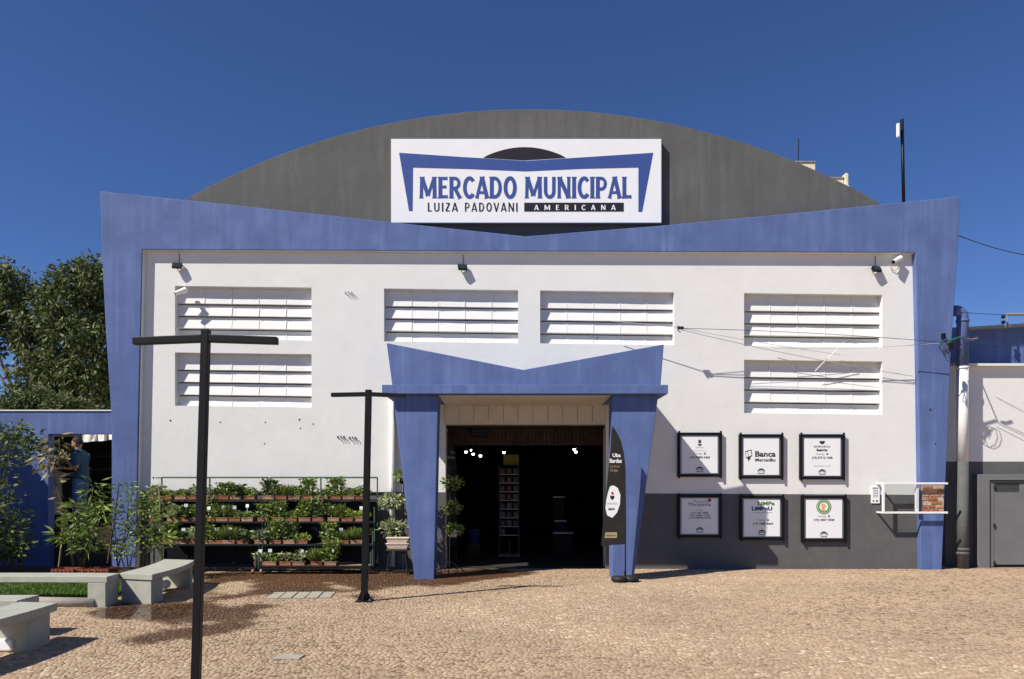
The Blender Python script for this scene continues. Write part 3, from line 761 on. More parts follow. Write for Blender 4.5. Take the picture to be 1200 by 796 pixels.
# ------------------------------------------------------------------ lights and cameras on the facade
def flood(px, py, label, tilt=.5):
    t = empty('floodlight', P(px, py, YW), label, 'floodlight', 'floodlights along the white facade')
    c = Vector(P(px, py, YW-.09))
    b = MB(); Mx = Matrix.Translation(c) @ Matrix.Rotation(R(14), 4, 'Z') @ Matrix.Rotation(R(-28), 4, 'X')
    bb = MB().box(-.09,.09,-.02,.02,-.06,.06); gg = MB().box(-.07,.07,-.024,-.021,-.042,.042); fn = MB()
    for k in range(6): fn.box(-.085+.032*k,-.077+.032*k,.021,.035,-.05,.05)
    for q, nm, mm in ((bb,'housing',M['black']), (gg,'lens',M['winglass']), (fn,'cooling_fin',M['black'])):
        q.v = [tuple(Mx @ Vector(v)) for v in q.v]; o = q.build(nm, mm, t)
        if nm == 'cooling_fin': o['kind'] = 'stuff'
    MB().tube([(c.x-.085,c.y+.02,c.z-.0),(c.x-.085,YW-.03,c.z+.03),(c.x-.06,YW-.008,c.z+.03),(c.x+.06,YW-.008,c.z+.03),(c.x+.085,YW-.03,c.z+.03),(c.x+.085,c.y+.02,c.z)], .009, 6).build('bracket', M['iron'], t)
    MB().tube([(c.x,YW-.02,c.z+.03),(c.x+.012,YW-.015,c.z+.16),(c.x+.004,YW-.012,c.z+.28)], .006, 5).build('cable', M['cable'], t)
flood(207.5,311.5,'black floodlight above the upper left louvred vent')
flood(542,313.5,'black floodlight near the middle of the white facade')
flood(1027.5,315.5,'black floodlight above the upper right louvred vent')
def cctv(px, py, label, loop):
    t = empty('security_camera', P(px, py, YW), label, 'security camera'); c = Vector(P(px, py, YW-.12))
    MB().tube([c+Vector((-.09,-.05,-.05)), c+Vector((.09,.03,.05))], .040, 12, r1=.055).build('camera_body', M['whitemetal'], t, smooth=False)
    MB().tube([c+Vector((-.098,-.054,-.055)), c+Vector((-.09,-.05,-.05))], .036, 12).build('lens', M['black'], t)
    MB().box(c.x+.02,c.x+.09,c.y+.05,YW-.003,c.z+.03,c.z+.09).build('mount', M['whitemetal'], t, bevel=.005)
    if loop:
        MB().tube([c+Vector((.07,.07,.0)), c+Vector((.09,.08,-.10)), c+Vector((.02,.09,-.19)), c+Vector((-.07,.09,-.14)), c+Vector((-.1,.1,-.02))], .008, 6).build('cable', M['cablepale'], t)
cctv(212,342,'white security camera in the corner of the upper left vent', False)
cctv(1051,305,'white security camera with looped cable at the top right corner', True)
# leftover fixings on the wall
for (px, py, lab) in ((408.5,344,'small white cable clips high on the facade right of the upper left vent'), (399.5,513,'small rusty hook on the white facade left of the slim lamp head'), (413,514,'pair of small steel brackets on the white facade above the plant rack')):
    t = MB(); c = P(px, py, YW)
    for k in range(3): t.tube([(c[0]-.07+.06*k,YW-.004,c[2]+.02*(k%2)), (c[0]-.05+.06*k,YW-.05,c[2]+.03), (c[0]-.02+.06*k,YW-.05,c[2]-.02)], .009, 5)
    o = t.build('wall_bracket', M['iron'] if py > 400 else M['cablepale'], loc=c); tag(o, lab, 'bracket')

# ------------------------------------------------------------------ lamp posts
def lamp(px, pyb, pyt, pxt, arm_px0, arm_px1, Y, wpx, armh, label, droop):
    s = Y/F; x0 = (px-600)*s; x1 = (pxt-600)*s; zt = EYE+(HZ-pyt)*s; hw = wpx*s/2
    t = empty('street_lamp', (x0, Y, 0), label, 'street lamp', 'black T-shaped lamp posts in the forecourt')
    b = MB(); b.add([(x0-hw,Y-hw,0),(x0+hw,Y-hw,0),(x0+hw,Y+hw,0),(x0-hw,Y+hw,0),(x1-hw*.92,Y-hw,zt),(x1+hw*.92,Y-hw,zt),(x1+hw*.92,Y+hw,zt),(x1-hw*.92,Y+hw,zt)],
                    [(0,1,5,4),(1,2,6,5),(2,3,7,6),(3,0,4,7),(4,5,6,7),(3,2,1,0)])
    b.build('pole', M['black'], t, bevel=.004)
    ah = armh*s
    for q0, q1, d in ((arm_px0, pxt-wpx*.46, droop[0]), (pxt+wpx*.46, arm_px1, droop[1])):
        a, c = (q0-600)*s, (q1-600)*s
        za = zt-.03-(droop[0] if q0 < pxt-2*wpx else 0)*s*0; zc = za
        l = zt-.035; zL = l-(droop[0]*s if q0 == arm_px0 else 0); zR = l-(droop[1]*s if q1 == arm_px1 else 0)
        b = MB(); y0, y1 = Y-hw*.95, Y+hw*.95
        b.add([(a,y0,zL-ah),(c,y0,zR-ah),(c,y1,zR-ah),(a,y1,zL-ah),(a,y0,zL),(c,y0,zR),(c,y1,zR),(a,y1,zL)],
              [(0,1,5,4),(1,2,6,5),(2,3,7,6),(3,0,4,7),(4,5,6,7),(3,2,1,0)])
        arm = b.build('arm', M['black'], t, bevel=.004)
    MB().box(x0-hw*2.6, x0+hw*2.6, Y-hw*2.6, Y+hw*2.6, .012, .022).build('base_plate', M['iron'], t)
    g_ = MB()
    for dx, dy in ((1,0),(-1,0),(0,1),(0,-1)):
        a = Vector((x0+dx*hw, Y+dy*hw, 0)); e = Vector((x0+dx*hw*2.3, Y+dy*hw*2.3, 0)); n_ = Vector((dy,dx,0))*.004
        g_.add([a+n_+Vector((0,0,.022)), e+n_+Vector((0,0,.022)), a+n_+Vector((0,0,.16)), a-n_+Vector((0,0,.022)), e-n_+Vector((0,0,.022)), a-n_+Vector((0,0,.16))],
               [(0,1,2),(5,4,3),(1,4,5,2),(0,3,4,1)])
    g_.build('gusset', M['black'], t)
    for dx in (-1, 1):
        for dy in (-1, 1): MB().lathe([(.011,0),(.011,.02),(.006,.024)], (x0+dx*hw*2.1, Y+dy*hw*2.1, .022), 6).build('bolt', M['steel'], t)
lamp(427,705,457,432,388.5,475,10.63,7.3,4.6,'slim black T-shaped lamp post beside the plant racks', (0.8,2.0))
lamp(227,830,386,241.5,157,325.5,4.50,9.6,8.6,'tall thick black lamp post nearest the camera, crossing the left vents', (3,2.5))

# ------------------------------------------------------------------ feather banner
BY = 12.80
fb = empty('feather_banner', G(732,677)[:2]+(0,), 'black feather banner with white oval logo in front of right portal pillar', 'banner')
edge = [(717,499),(722,507),(727,518),(730,531),(731.8,548),(732.3,575),(732.5,638),(704.5,639.5),(707,610),(710,580),(713,550),(715.5,525),(716.5,508)]
fl_ = MB(); front = [P(a, b, BY) for a, b in edge]
def ban(Yb): return [PF(a, b, Yb) for a, b in edge]
fl_.prism(ban(BY), BY, BY+.004); fl_.build('flag', M['banner'], fb)
MB().tube([P(732.8,672,BY), P(732.9,600,BY), P(732.4,548,BY), P(730.5,531,BY), P(727.5,518,BY), P(722.5,507,BY), P(717.5,498.5,BY)], .012, 7, r1=.006).build('pole', M['iron'], fb, smooth=True)
for dx in (-1, 1):
    c = P(732.5, 673, BY)
    MB().lathe([(.0,0),(.12,.0),(.145,.025),(.145,.06),(.12,.09),(.03,.10)], (c[0]+dx*.10, BY+.02*dx, .012), 18).build('weight_bag', M['rubber'], fb, smooth=True)
MB().tube([(P(732.5,0,BY)[0],BY,.05),(P(732.5,0,BY)[0],BY,.20)], .022, 8).build('socket', M['iron'], fb)
T = BY-.002
text('Uba', 722.5, 533.5, 4.2, T, M['tagwhite'], fb, wpx=9.5, bold=.03); text('Bardas', 721.5, 540, 4.6, T, M['tagwhite'], fb, wpx=14, bold=.03)
text('do Brasil', 720.5, 546.5, 2.6, T, M['gold'], fb, wpx=11); text('Chopp', 719.5, 551, 3.2, T, M['gold'], fb, wpx=9)
ov = [(719,569),(724,572),(727,580),(726.5,591),(723,601),(717.5,607),(711.5,604),(709.5,596),(710.5,586),(712.5,577),(715,570)]
flat([[PF(a, b, T) for a, b in ov]], T, 'oval_logo', M['signwhite'], fb)
disc(717.5, 581, 2.6, 5, T-.0005, M['print'], fb, 'bowl', 12, 180, 360); flat([[PF(a, b, T-.0006) for a, b in ((717,580),(716,577.5),(718,576),(719.6,578.5),(718.6,580))]], T-.0006, 'flame', M['printred'], fb)
text('EMPORIO', 717.5, 590.5, 2.6, T-.0006, M['printgrey'], fb, wpx=12.5); text('BelaVer', 717, 596.5, 2.8, T-.0006, M['print'], fb, wpx=8, bold=.05)
flat([[PF(a, b, T) for a, b in ((709.5,624),(723,624),(723,630.5),(708.5,630.5))]], T, 'name_tab', M['gold'], fb)
text('emporio', 716, 627.3, 2.6, T-.0006, M['print'], fb, wpx=11, bold=.02)
# second banner in the doorway
fb2 = empty('feather_banner', P(526,667,15.12)[:2]+(.016,), 'dark feather banner standing in shade inside the left door jamb', 'banner')
q = [(522.5,506),(528,512),(532.5,524),(534,545),(534,640),(524,641),(523,560)]
MB().prism([PF(a, b, 15.15) for a, b in q], 15.15, 15.155).build('flag', M['banner'], fb2)
text('Uba', 530.5, 530, 3.0, 15.148, M['printgrey'], fb2, wpx=6, bold=.03); text('Bardas', 529.5, 536, 3.2, 15.148, M['printgrey'], fb2, wpx=9, bold=.03)
MB().tube([P(534.3,666,15.15), P(534.3,545,15.15), P(528.5,512,15.15), P(523,506,15.15)], .012, 6).build('pole', M['iron'], fb2)

# ------------------------------------------------------------------ plants
def stem_plant(name, base, stems, m, nl, ll, lw, label, cat='plant', group=None, droop=.3, seed=1, pot=None, stemr=.012, spread=.16, clump=True, mb=None):
    """stems: lists of world points; leaves sprout along the upper part of each"""
    r = np.random.default_rng(seed); t = empty(name, base, label, cat, group)
    C = []; D = []
    for s in stems:
        s = [Vector(p) for p in s]
        st = MB().tube(s, stemr, 6, r1=stemr*.35).build('stem', mb or M['bark'], t, smooth=True)
        k = int(nl/len(stems)); u = r.random(k)**.7
        for q in u:
            f = q*(len(s)-1)*.999; i = int(f); p = s[i].lerp(s[i+1], f-i)
            if f < .25*(len(s)-1): continue
            d = Vector(r.normal(size=3)); d.z = d.z*.5-droop+.3*(q > .85); d.normalize()
            off = d*float(r.random())*spread; off.z *= .8
            C.append(p+off+Vector((0,0,.02))); D.append((d + Vector(off).normalized()*.3))
    leaves('foliage', m, C, D, r.uniform(.7, 1.2, len(C))*ll, r.uniform(.8, 1.1, len(C))*lw, t, r=r)
    return t
def SPx(pts, Y): return [P(a, b, Y+random.uniform(-.02,.02)) for a, b in pts]

# planters on the racks ------------------------------------------------
def proto_foliage(kind, seed):
    r = np.random.default_rng(seed); w_ = .115
    def base(n, sx=.1, sy=.06): return np.stack([r.uniform(-sx,sx,n), r.uniform(-sy,sy,n), np.full(n,.03)], 1)
    if kind == 'herb':
        n = 460; C = base(n); C[:,2] += r.random(n)*.13*(.6+.4*np.cos(C[:,0]*16)); D = r.normal(size=(n,3))+[0,-.2,.6]; return C, D, .034, .018
    if kind == 'tall':
        n = 320; C = base(n, .10, .06); C[:,2] += r.random(n)**.8*.26; D = r.normal(size=(n,3))*[1,1,.6]+[0,0,.35]; return C, D, .06, .026
    if kind == 'leafy':
        n = 120; C = base(n, .08, .05); C[:,2] += r.random(n)*.16; D = r.normal(size=(n,3))*[1,1,.5]+[0,-.1,.3]; return C, D, .085, .05
    if kind == 'grassy':
        n = 170; C = base(n, .095, .05); C[:,2] += r.random(n)*.05; D = r.normal(size=(n,3))*[.45,.4,.2]+[0,0,1]; return C, D, .19, .012
    if kind == 'trailing':
        n = 190; C = base(n); C[:,2] += r.random(n)*.12; k = n//3; C[:k,1] = -.085-r.random(k)*.03; C[:k,2] = .03-r.random(k)*.16; D = r.normal(size=(n,3))+[0,-.4,-.1]; return C, D, .045, .026
    if kind == 'sparse':
        n = 70; C = base(n, .08, .04); C[:,2] += r.random(n)*.13; D = r.normal(size=(n,3))*[1,1,.4]+[0,0,.5]; return C, D, .075, .03
def box_planter_mesh(name, m, w_, d_, h):
    b = MB(); t = .012
    o = [(-w_,-d_),(w_,-d_),(w_,d_),(-w_,d_)]
    b.slab(o, -.035, h-.014); b.box(-w_-.005, w_+.005, -d_-.005, -d_+t, h-.014, h); b.box(-w_-.005, w_+.005, d_-t, d_+.005, h-.014, h)
    b.box(-w_-.005, -w_+t, -d_+t, d_-t, h-.014, h); b.box(w_-t, w_+.005, -d_+t, d_-t, h-.014, h)
    me = bpy.data.meshes.new(name); me.from_pydata(b.v, [], b.f); me.materials.append(m); me.update(); return me
pl_mesh = [box_planter_mesh('planter', M['terracotta'], .106, .085, .036), box_planter_mesh('planter', M['terracotta2'], .109, .085, .038)]
soil_mesh = bpy.data.meshes.new('soil'); soil_mesh.from_pydata([(-.09,-.07,.026),(.09,-.07,.026),(.09,.07,.026),(-.09,.07,.026),(0,0,.04)], [], [(0,1,4),(1,2,4),(2,3,4),(3,0,4)]); soil_mesh.materials.append(M['soil'])
tg = MB(); tg.box(-.003,.003,-.003,.003,.03,.20); tg.add([(-.034,-.006,.19),(.034,-.006,.19),(.034,-.001,.25),(-.034,-.001,.25),(-.034,.001,.19),(.034,.001,.19),(.034,.004,.25),(-.034,.004,.25)], [(0,1,2,3),(7,6,5,4),(0,4,5,1),(3,2,6,7)])
tag_mesh = bpy.data.meshes.new('price_tag'); tag_mesh.from_pydata(tg.v, [], tg.f); tag_mesh.materials.append(M['tagwhite'])
VAR = {}
KINDS = [('herb','leaf_mid','bushy mid green herbs'), ('leafy','leaf_dark','broad dark green leaves'), ('tall','leaf_mid','tall leafy herbs'), ('grassy','leaf_mid','thin grassy chives'),
         ('herb','leaf_lime','bright lime green foliage'), ('trailing','leaf_mid','foliage trailing over the rim'), ('sparse','leaf_grey','a few pale seedlings'), ('tall','leaf_dark','tall dark foliage'), ('leafy','leaf_grey','silvery leaves')]
for k, (kd, mt, ds) in enumerate(KINDS):
    for v in range(2):
        C, D, l_, w_ = proto_foliage(kd, 50+k*7+v)
        o = leaves('foliage', M[mt], C, D, l_, w_); VAR[(k, v)] = o.data; bpy.data.objects.remove(o)
fl_mesh = None
C_, D_ = blob((0,0,.15), (.09,.05,.05), 26); o = leaves('flower', M['flower'], C_, D_, .034, .032); fl_mesh = o.data; bpy.data.objects.remove(o)
ORD = ['first','second','third','fourth','fifth','sixth','seventh','eighth','ninth','tenth']
def child(name, me, parent, loc=(0,0,0), rz=0, sc=1):
    o = bpy.data.objects.new(name, me); COL.objects.link(o); o.parent = parent; o.location = loc; o.rotation_euler.z = rz; o.scale = (sc,)*3; return o
def rack_row(xs_, py, Y, ks, row, rack, tags=(), flowers=()):
    for i, px in enumerate(xs_):
        x, _, z = P(px, py, Y)
        o = bpy.data.objects.new('planter', pl_mesh[(i*3+len(row)) % 2]); COL.objects.link(o)
        z -= .045; o.location = (x, Y+random.uniform(-.01,.01), z); o.rotation_euler.z = random.uniform(-.04,.04)
        k = ks[i % len(ks)]
        child('soil', soil_mesh, o); child('foliage', VAR[(k, i % 2)], o, rz=math.pi*(i % 2)+random.uniform(-.2,.2), sc=random.uniform(1.3,1.55)).scale.z *= random.uniform(.7,1.0)
        if i in tags: child('price_tag', tag_mesh, o, (random.uniform(-.06,.06), -.03, random.uniform(-.01,.05)), random.uniform(-.3,.3))
        if i in flowers: child('flower', fl_mesh, o)
        tag(o, f'terracotta trough of {KINDS[k][2]}, {ORD[i]} in {row} row of {rack} rack', 'planter', 'planted troughs on the tiered racks')
ROWY = {'top': (580.5, 14.50), 'second': (606, 14.36), 'third': (632.2, 14.20), 'bottom': (657.2, 14.02)}
rowsA = {'top': [182.5,196.5,213.5,226.5,249,263,278,293.5], 'second': [183,205,219,232,247,261.5,276.5,291.5], 'third': [184,198,214,228,243,257,270,286]}
rowsB = {'top': [316,330.5,346,361,379,394,409.5,424], 'second': [310,326.5,342.5,358,374,392,408,424], 'third': [307,324,340.5,355,386,403,418.5], 'bottom': [306,318,336,351,372,388]}
rack_row(rowsA['top'], *ROWY['top'], [8,0,0,6,5,2,1,0], 'top', 'left', (4,), (0,3,4,5))
rack_row(rowsA['second'], *ROWY['second'], [2,8,1,2,5,3,0,0], 'second', 'left', (2,4,5,6,7), (3,))
rack_row(rowsA['third'], *ROWY['third'], [7,2,1,8,2,3,3,1], 'third', 'left', (2,3,5,6), ())
rack_row(rowsB['top'], *ROWY['top'], [7,3,0,2,5,2,0,0], 'top', 'right', (1,5,7), ())
rack_row(rowsB['second'], *ROWY['second'], [2,2,0,2,7,3,4,4], 'second', 'right', (1,5,7), (4,))
rack_row(rowsB['third'], *ROWY['third'], [8,2,7,4,2,3,3], 'third', 'right', (1,4,5), (0,))
rack_row(rowsB['bottom'], *ROWY['bottom'], [6,5,6,6,3,2], 'bottom', 'right', (0,1,3,5), ())
def rack(px0, px1, label, rows_):
    t = empty('plant_rack', (xpx((px0+px1)/2, 14.3), 14.3, 0), label, 'plant rack', 'tiered metal plant racks against the facade')
    x0, x1 = xpx(px0, 14.15), xpx(px1, 14.15)
    zt = EYE+(HZ-559.5)/F*14.4
    for nm, (py, Yr) in ROWY.items():
        if nm not in rows_: continue
        z = EYE+(HZ-py)/F*Yr-.045-.037
        b = MB(); b.box(x0+.02, x1-.02, Yr-.11, Yr+.17, z-.018, z); b.build('shelf', M['darkwood'] if nm != 'bottom' else M['wood'], t)
        MB().box(x0, x1, Yr-.13, Yr-.112, z-.03, z+.004).build('shelf_rail', M['iron'], t)
    for x_ in (x0, x1):
        for k, (y_, zz) in enumerate(((14.62, zt), (14.30, 1.25), (14.12, .80), (13.92, .42))):
            MB().box(x_-.012, x_+.012, y_-.012, y_+.012, .10, zz).build('post', M['rackgreen'], t)
        MB().box(x_-.015, x_+.015, 13.92, 14.62, .10, .13).build('foot_rail', M['iron'], t)
    MB().tube([(x0,14.62,zt),(x1,14.62,zt)], .016, 6).build('top_rail', M['rackgreen'], t)
    MB().box(x0, x1, 14.36, 14.39, zt-.02, zt).build('front_rail', M['rackgreen'], t)
    for x_ in (x0, x1): MB().box(x_-.012, x_+.012, 14.39, 14.60, zt-.02, zt).build('side_rail', M['rackgreen'], t)
    MB().box((x0+x1)/2-.012, (x0+x1)/2+.012, 14.36, 14.384, 1.42, zt-.02).build('post', M['rackgreen'], t)
    MB().box(x0, x1, 13.90, 13.93, .10, .135).build('bottom_rail', M['iron'], t)
    MB().box(x0+.02, x1-.02, 14.66, 14.67, .12, 1.35).build('shade_sheet', M['black'], t)  # black sheet added to stand for the shade behind the shelves
    for x_ in (x0+.05, x1-.05):
        wh = MB().tube([(x_-.018,13.92,.056),(x_+.018,13.92,.056)], .045, 12).build('caster', M['terracotta2'], t)
        MB().tube([(x_-.021,13.92,.056),(x_+.021,13.92,.056)], .018, 8).build('hub', M['whitemetal'], wh)
rack(176, 304.5, 'left green metal rack of three planted tiers behind the thick lamp post', ('top','second','third'))
rack(308, 437, 'right green metal rack of four planted tiers left of the portal', ('top','second','third','bottom'))

# plant stands either side of the left pillar
def hang(px, py, Y, label, mkey, seed, potm, stand, rr=.17, pot=True, group='potted plants on the entrance stands', n=190, ll=.075):
    c = P(px, py, Y); t = empty('hanging_plant', c, label, 'potted plant', group)
    if pot:
        MB().lathe([(.05,-.07),(.075,.03),(.085,.035),(.085,.05),(.06,.048)], c, 14).build('pot', potm, t, smooth=True)
        for a in range(3):
            an = a*2.1; MB().tube([(c[0]+.08*math.cos(an), c[1]+.08*math.sin(an), c[2]+.05), (c[0], c[1], c[2]+.33)], .003, 4).build('hanger_wire', M['iron'], t)
    r = np.random.default_rng(seed); C, D = blob((c[0], c[1], c[2]+.08), (rr, rr*.8, rr*.62), n, r, .25)
    D = D + r.normal(size=D.shape)*.5 + [0,0,-.1]
    leaves('foliage', M[mkey], C, D, ll*r.uniform(.7,1.2,n), ll*.42, t, r=r)
hs = empty('plant_stand', P(529,672,14.2)[:2]+(0,), 'black tripod stand of hanging baskets just right of left pillar', 'plant stand')
sx, sy_ = P(527,0,14.2)[0], 14.2
MB().tube([(sx,sy_,.12),(sx,sy_,2.05)], .014, 8).build('pole', M['iron'], hs)
for an in (20, 150, 270): MB().tube([(sx,sy_,.22),(sx+.30*math.cos(R(an)),sy_+.30*math.sin(R(an)),.012)], .010, 6).build('leg', M['iron'], hs)
for zz in (1.95, 1.42, .93): MB().tube([(sx,sy_,zz),(sx+.12,sy_-.05,zz+.03)], .006, 5).build('hook', M['iron'], hs)
hang(530,571,14.15,'topmost of three hanging baskets right of the left pillar','leaf_mid',3,M['black'],hs, rr=.21)
hang(529,599,14.15,'middle of three hanging baskets right of the left pillar','leaf_mid',4,M['drum'],hs, rr=.22)
hang(532,625,14.15,'lowest hanging basket, white pot, right of the left pillar','leaf_mid',5,M['tagwhite'],hs, rr=.18)
hs = empty('plant_stand', P(470,668,14.25)[:2]+(0,), 'dark iron stand of variegated plants just left of the left pillar', 'plant stand')
sx = P(473,0,14.3)[0]
MB().tube([(sx,14.3,.02),(sx,14.3,2.0)], .014, 8).build('pole', M['iron'], hs)
for zz, dx in ((1.50,.02),(.98,-.18),(.62,-.15)):
    MB().tube([(sx,14.3,zz),(sx+dx,14.15,zz)], .008, 5).build('arm', M['iron'], hs); 
MB().box(sx-.2,sx+.2,14.1,14.5,.012,.03).build('base', M['iron'], hs)
hang(472,563,14.3,'small leafy plant high behind the left pillar','leaf_mid',8,M['black'],hs, rr=.19, n=150)
hang(459,592,14.2,'pale variegated plant in middle of stand left of pillar','leaf_grey',9,M['black'],hs, rr=.25, n=280, ll=.09)
hang(461,623,14.15,'pale variegated plant at the foot of stand above the stool','leaf_grey',10,M['black'],hs, rr=.26, n=260, ll=.09)
# stool and box
stl = empty('stool', G(466,675)[:2]+(0,), 'small dark stool with thin splayed legs beside the left pillar', 'stool')
sx, sy_, _ = G(466.5,674.5); sy_ = 13.72; sx = P(466.5,0,sy_)[0]
MB().box(sx-.20, sx+.20, sy_-.14, sy_+.14, .46, .50).build('seat', M['darkwood'], stl, bevel=.01)
for dx in (-1,1):
    for dy in (-1,1): MB().tube([(sx+dx*.14,sy_+dy*.10,.46),(sx+dx*.20,sy_+dy*.15,.012)], .012, 6).build('leg', M['iron'], stl)
for k in range(2):
    b = MB(); z = .50+.105*k
    b.add([(sx-.17,sy_-.10,z),(sx+.17,sy_-.10,z),(sx+.17,sy_+.10,z),(sx-.17,sy_+.10,z),(sx-.21,sy_-.12,z+.10),(sx+.21,sy_-.12,z+.10),(sx+.21,sy_+.12,z+.10),(sx-.21,sy_+.12,z+.10)],
          [(0,1,5,4),(1,2,6,5),(2,3,7,6),(3,0,4,7),(4,5,6,7),(3,2,1,0)])
    b.box(sx-.215, sx+.215, sy_-.125, sy_+.125, z+.085, z+.102)
    o = b.build('trough', mat('cream_plastic', (.62,.48,.33), .6, .06, 9) if k == 0 else M['_cream'], loc=(sx,sy_,z), bevel=.004) if k else b.build('trough', M.setdefault('_cream', mat('cream_plastic', (.66,.54,.40), .6, .06, 9)), loc=(sx,sy_,z), bevel=.004)
    tag(o, ('lower' if k == 0 else 'upper')+' of two stacked empty cream troughs on the small stool', 'planter', 'empty cream troughs on the stool')

# ------------------------------------------------------------------ benches, lawn and things around them
def bench(corners, label, legs, zt=.42, th=.085):
    """corners: outline of the seat, x y; legs: outlines"""
    cx_ = sum(c[0] for c in corners)/len(corners); cy_ = sum(c[1] for c in corners)/len(corners)
    t = empty('bench', (cx_, cy_, 0), label, 'bench', 'curved concrete benches round the planting bed')
    MB().slab(corners, zt-th, zt).build('seat', M['concrete'], t, bevel=.008)
    for l in legs: MB().slab(l, -.01, zt-th-.003).build('leg', M['concrete'], t, bevel=.006)
def bez(a, b, c, n=8): return [((1-t)**2*a[0]+2*t*(1-t)*b[0]+t*t*c[0], (1-t)**2*a[1]+2*t*(1-t)*b[1]+t*t*c[1]) for t in [k/n for k in range(n+1)]]
# B1
f_ = bez((-8.8,10.02),(-7.1,10.22),(-5.51,10.10)); bk = bez((-5.56,10.52),(-7.1,10.66),(-8.75,10.46))
bench(f_+bk, 'long concrete bench between the small lawn and the paving', [[(-5.78,10.11),(-5.53,10.10),(-5.57,10.50),(-5.80,10.50)], [(-8.6,10.06),(-8.3,10.08),(-8.3,10.48),(-8.6,10.46)]])
# B2
f_ = bez((-5.02,10.36),(-4.98,11.4),(-5.30,12.40)); bk = bez((-5.88,12.55),(-5.58,11.5),(-5.57,10.52))
bench(f_+bk, 'concrete bench running away towards the plant racks, behind the thick lamp post', [[(-5.05,10.39),(-5.54,10.53),(-5.55,10.85),(-5.04,10.72)], [(-5.22,12.05),(-5.75,12.15),(-5.84,12.48),(-5.31,12.34)]])
# B3
f_ = bez((-4.80,7.84),(-4.66,6.7),(-4.85,5.55)); bk = bez((-5.30,5.62),(-5.12,6.7),(-5.25,7.92))
bench(f_+bk, 'nearest concrete bench, its end at the left edge of the paving', [[(-4.84,7.78),(-5.18,7.84),(-5.17,7.42),(-4.80,7.36)], [(-4.84,6.1),(-5.2,6.1),(-5.24,5.75),(-4.88,5.72)]])
# B4
f_ = [(-5.34,8.02),(-5.30,8.38)]; 
bench([(-7.4,7.75),(-6.3,7.95),(-5.33,8.0),(-5.36,8.42),(-6.4,8.40),(-7.4,8.22)], 'concrete bench seat just behind the nearest bench, cut by the left edge', [[(-5.9,8.02),(-5.62,8.03),(-5.62,8.36),(-5.9,8.35)], [(-7.3,7.82),(-7.05,7.86),(-7.05,8.2),(-7.3,8.18)]])
# lawn
LW = [(-9.6,10.70),(-5.86,10.72),(-6.05,12.1),(-9.8,12.2)]
lawn = MB().slab(LW, -.01, .05).build('lawn_bed', M['soil']); tag(lawn, kind='structure')
n = 26000
u, v = rng.random(n), rng.random(n)
LWn = np.array(LW); C = ((1-v)[:,None]*((1-u)[:,None]*LWn[0]+u[:,None]*LWn[1]) + v[:,None]*((1-u)[:,None]*LWn[3]+u[:,None]*LWn[2]))
C = np.concatenate([C, np.full((n,1), .05)], 1); D = rng.normal(size=(n,3))*[.5,.5,.1]+[0,0,1]
o = leaves('grass', M['grass'], C, D, rng.uniform(.04,.08,n), .010); tag(o, 'bright green lawn strip behind the long concrete bench', 'grass', kind='stuff')
# the lawn as seen: strip between bench and crates extends in front of the bench end
x0,y0,_ = G(60,703); x1,y1,_ = G(112,704.5)
o = MB().tube([G(-40,704.5,.06), G(40,705.5,.06), G(112,706.5,.06)], .07, 12).build('edging_pipe', M['plate'], smooth=True, loc=G(40,705)); tag(o, 'pale grey round edging along the front of the lawn', 'lawn edging')
o = MB().tube([G(-60,706,.06), G(34,686,.06)], .028, 6).build('edging_board', M['wood'], loc=G(10,695)); tag(o, 'thin pale timber edging slanting along the left of the lawn', 'lawn edging')
def soft_block(px0, px1, pyt, pyb, Y, label, cat, name, m, depth=.2):
    a = P(px0, pyb, Y); b = P(px1, pyt, Y); z0 = max(.012, min(a[2], .05))
    MBx = MB().box(a[0], b[0], Y, Y+depth, .012, max(b[2], .05)); o = MBx.build(name, m, bevel=.02, loc=(a[0], Y, .012)); tag(o, label, cat)
soft_block(-30,13.5,750,760,7.35,'white plastic block on the paving under the nearest bench','block','plastic_block',M['tagwhite'],.25)
o = MB().tube([P(186,686.5,11.5),P(195,684.5,11.9)], .07, 12).build('white_bottle', M['tagwhite'], smooth=True, loc=P(190,690,11.7)); 
tag(o, 'white plastic bottle lying under the bench near the thick lamp post', 'bottle')

# crates with shrubs behind the lawn
def crate(px0, px1, Y, label, h=.14):
    x0, x1 = xpx(px0, Y), xpx(px1, Y); t = empty('crate', ((x0+x1)/2, Y, 0), label, 'crate', 'red plastic crates behind the lawn')
    z0 = .10
    b = MB(); b.box(x0, x1, Y, Y+.34, z0, z0+.02); b.build('floor', M['redcrate'], t)
    for zz in (z0+.025, z0+.075, z0+.125):
        for (a, c, d, e) in ((x0,x1,Y,Y+.014),(x0,x1,Y+.326,Y+.34),(x0,x0+.014,Y+.015,Y+.325),(x1-.014,x1,Y+.015,Y+.325)):
            MB().box(a, c, d, e, zz, zz+.033).build('slat', M['redcrate'], t)
    n = 5
    for k in range(n+1):
        xx = x0+(x1-x0-.03)*k/n; MB().box(xx, xx+.03, Y-.006, Y-.001, z0, z0+.165).build('rib', M['redcrate'], t)
    MB().box(x0+.02, x1-.02, Y+.02, Y+.32, z0+.021, z0+.13).build('soil', M['soil'], t)
o = MB().slab([(-9.8,12.20),(-5.9,12.12),(-5.95,14.3),(-9.8,14.4)], -.01, .095).build('soil_bed', M['soil']); tag(o, kind='structure')
crate(60, 86, 12.45, 'red plastic crate of soil at the left behind the lawn')
crate(88, 127, 12.5, 'longer red plastic crate right of another, behind the lawn')
def pxs(Y, *ch): return [[P(a, b, Y+dz) for (a, b, dz) in c] for c in ch]
YB = 12.65
bz = P(0,0,0)
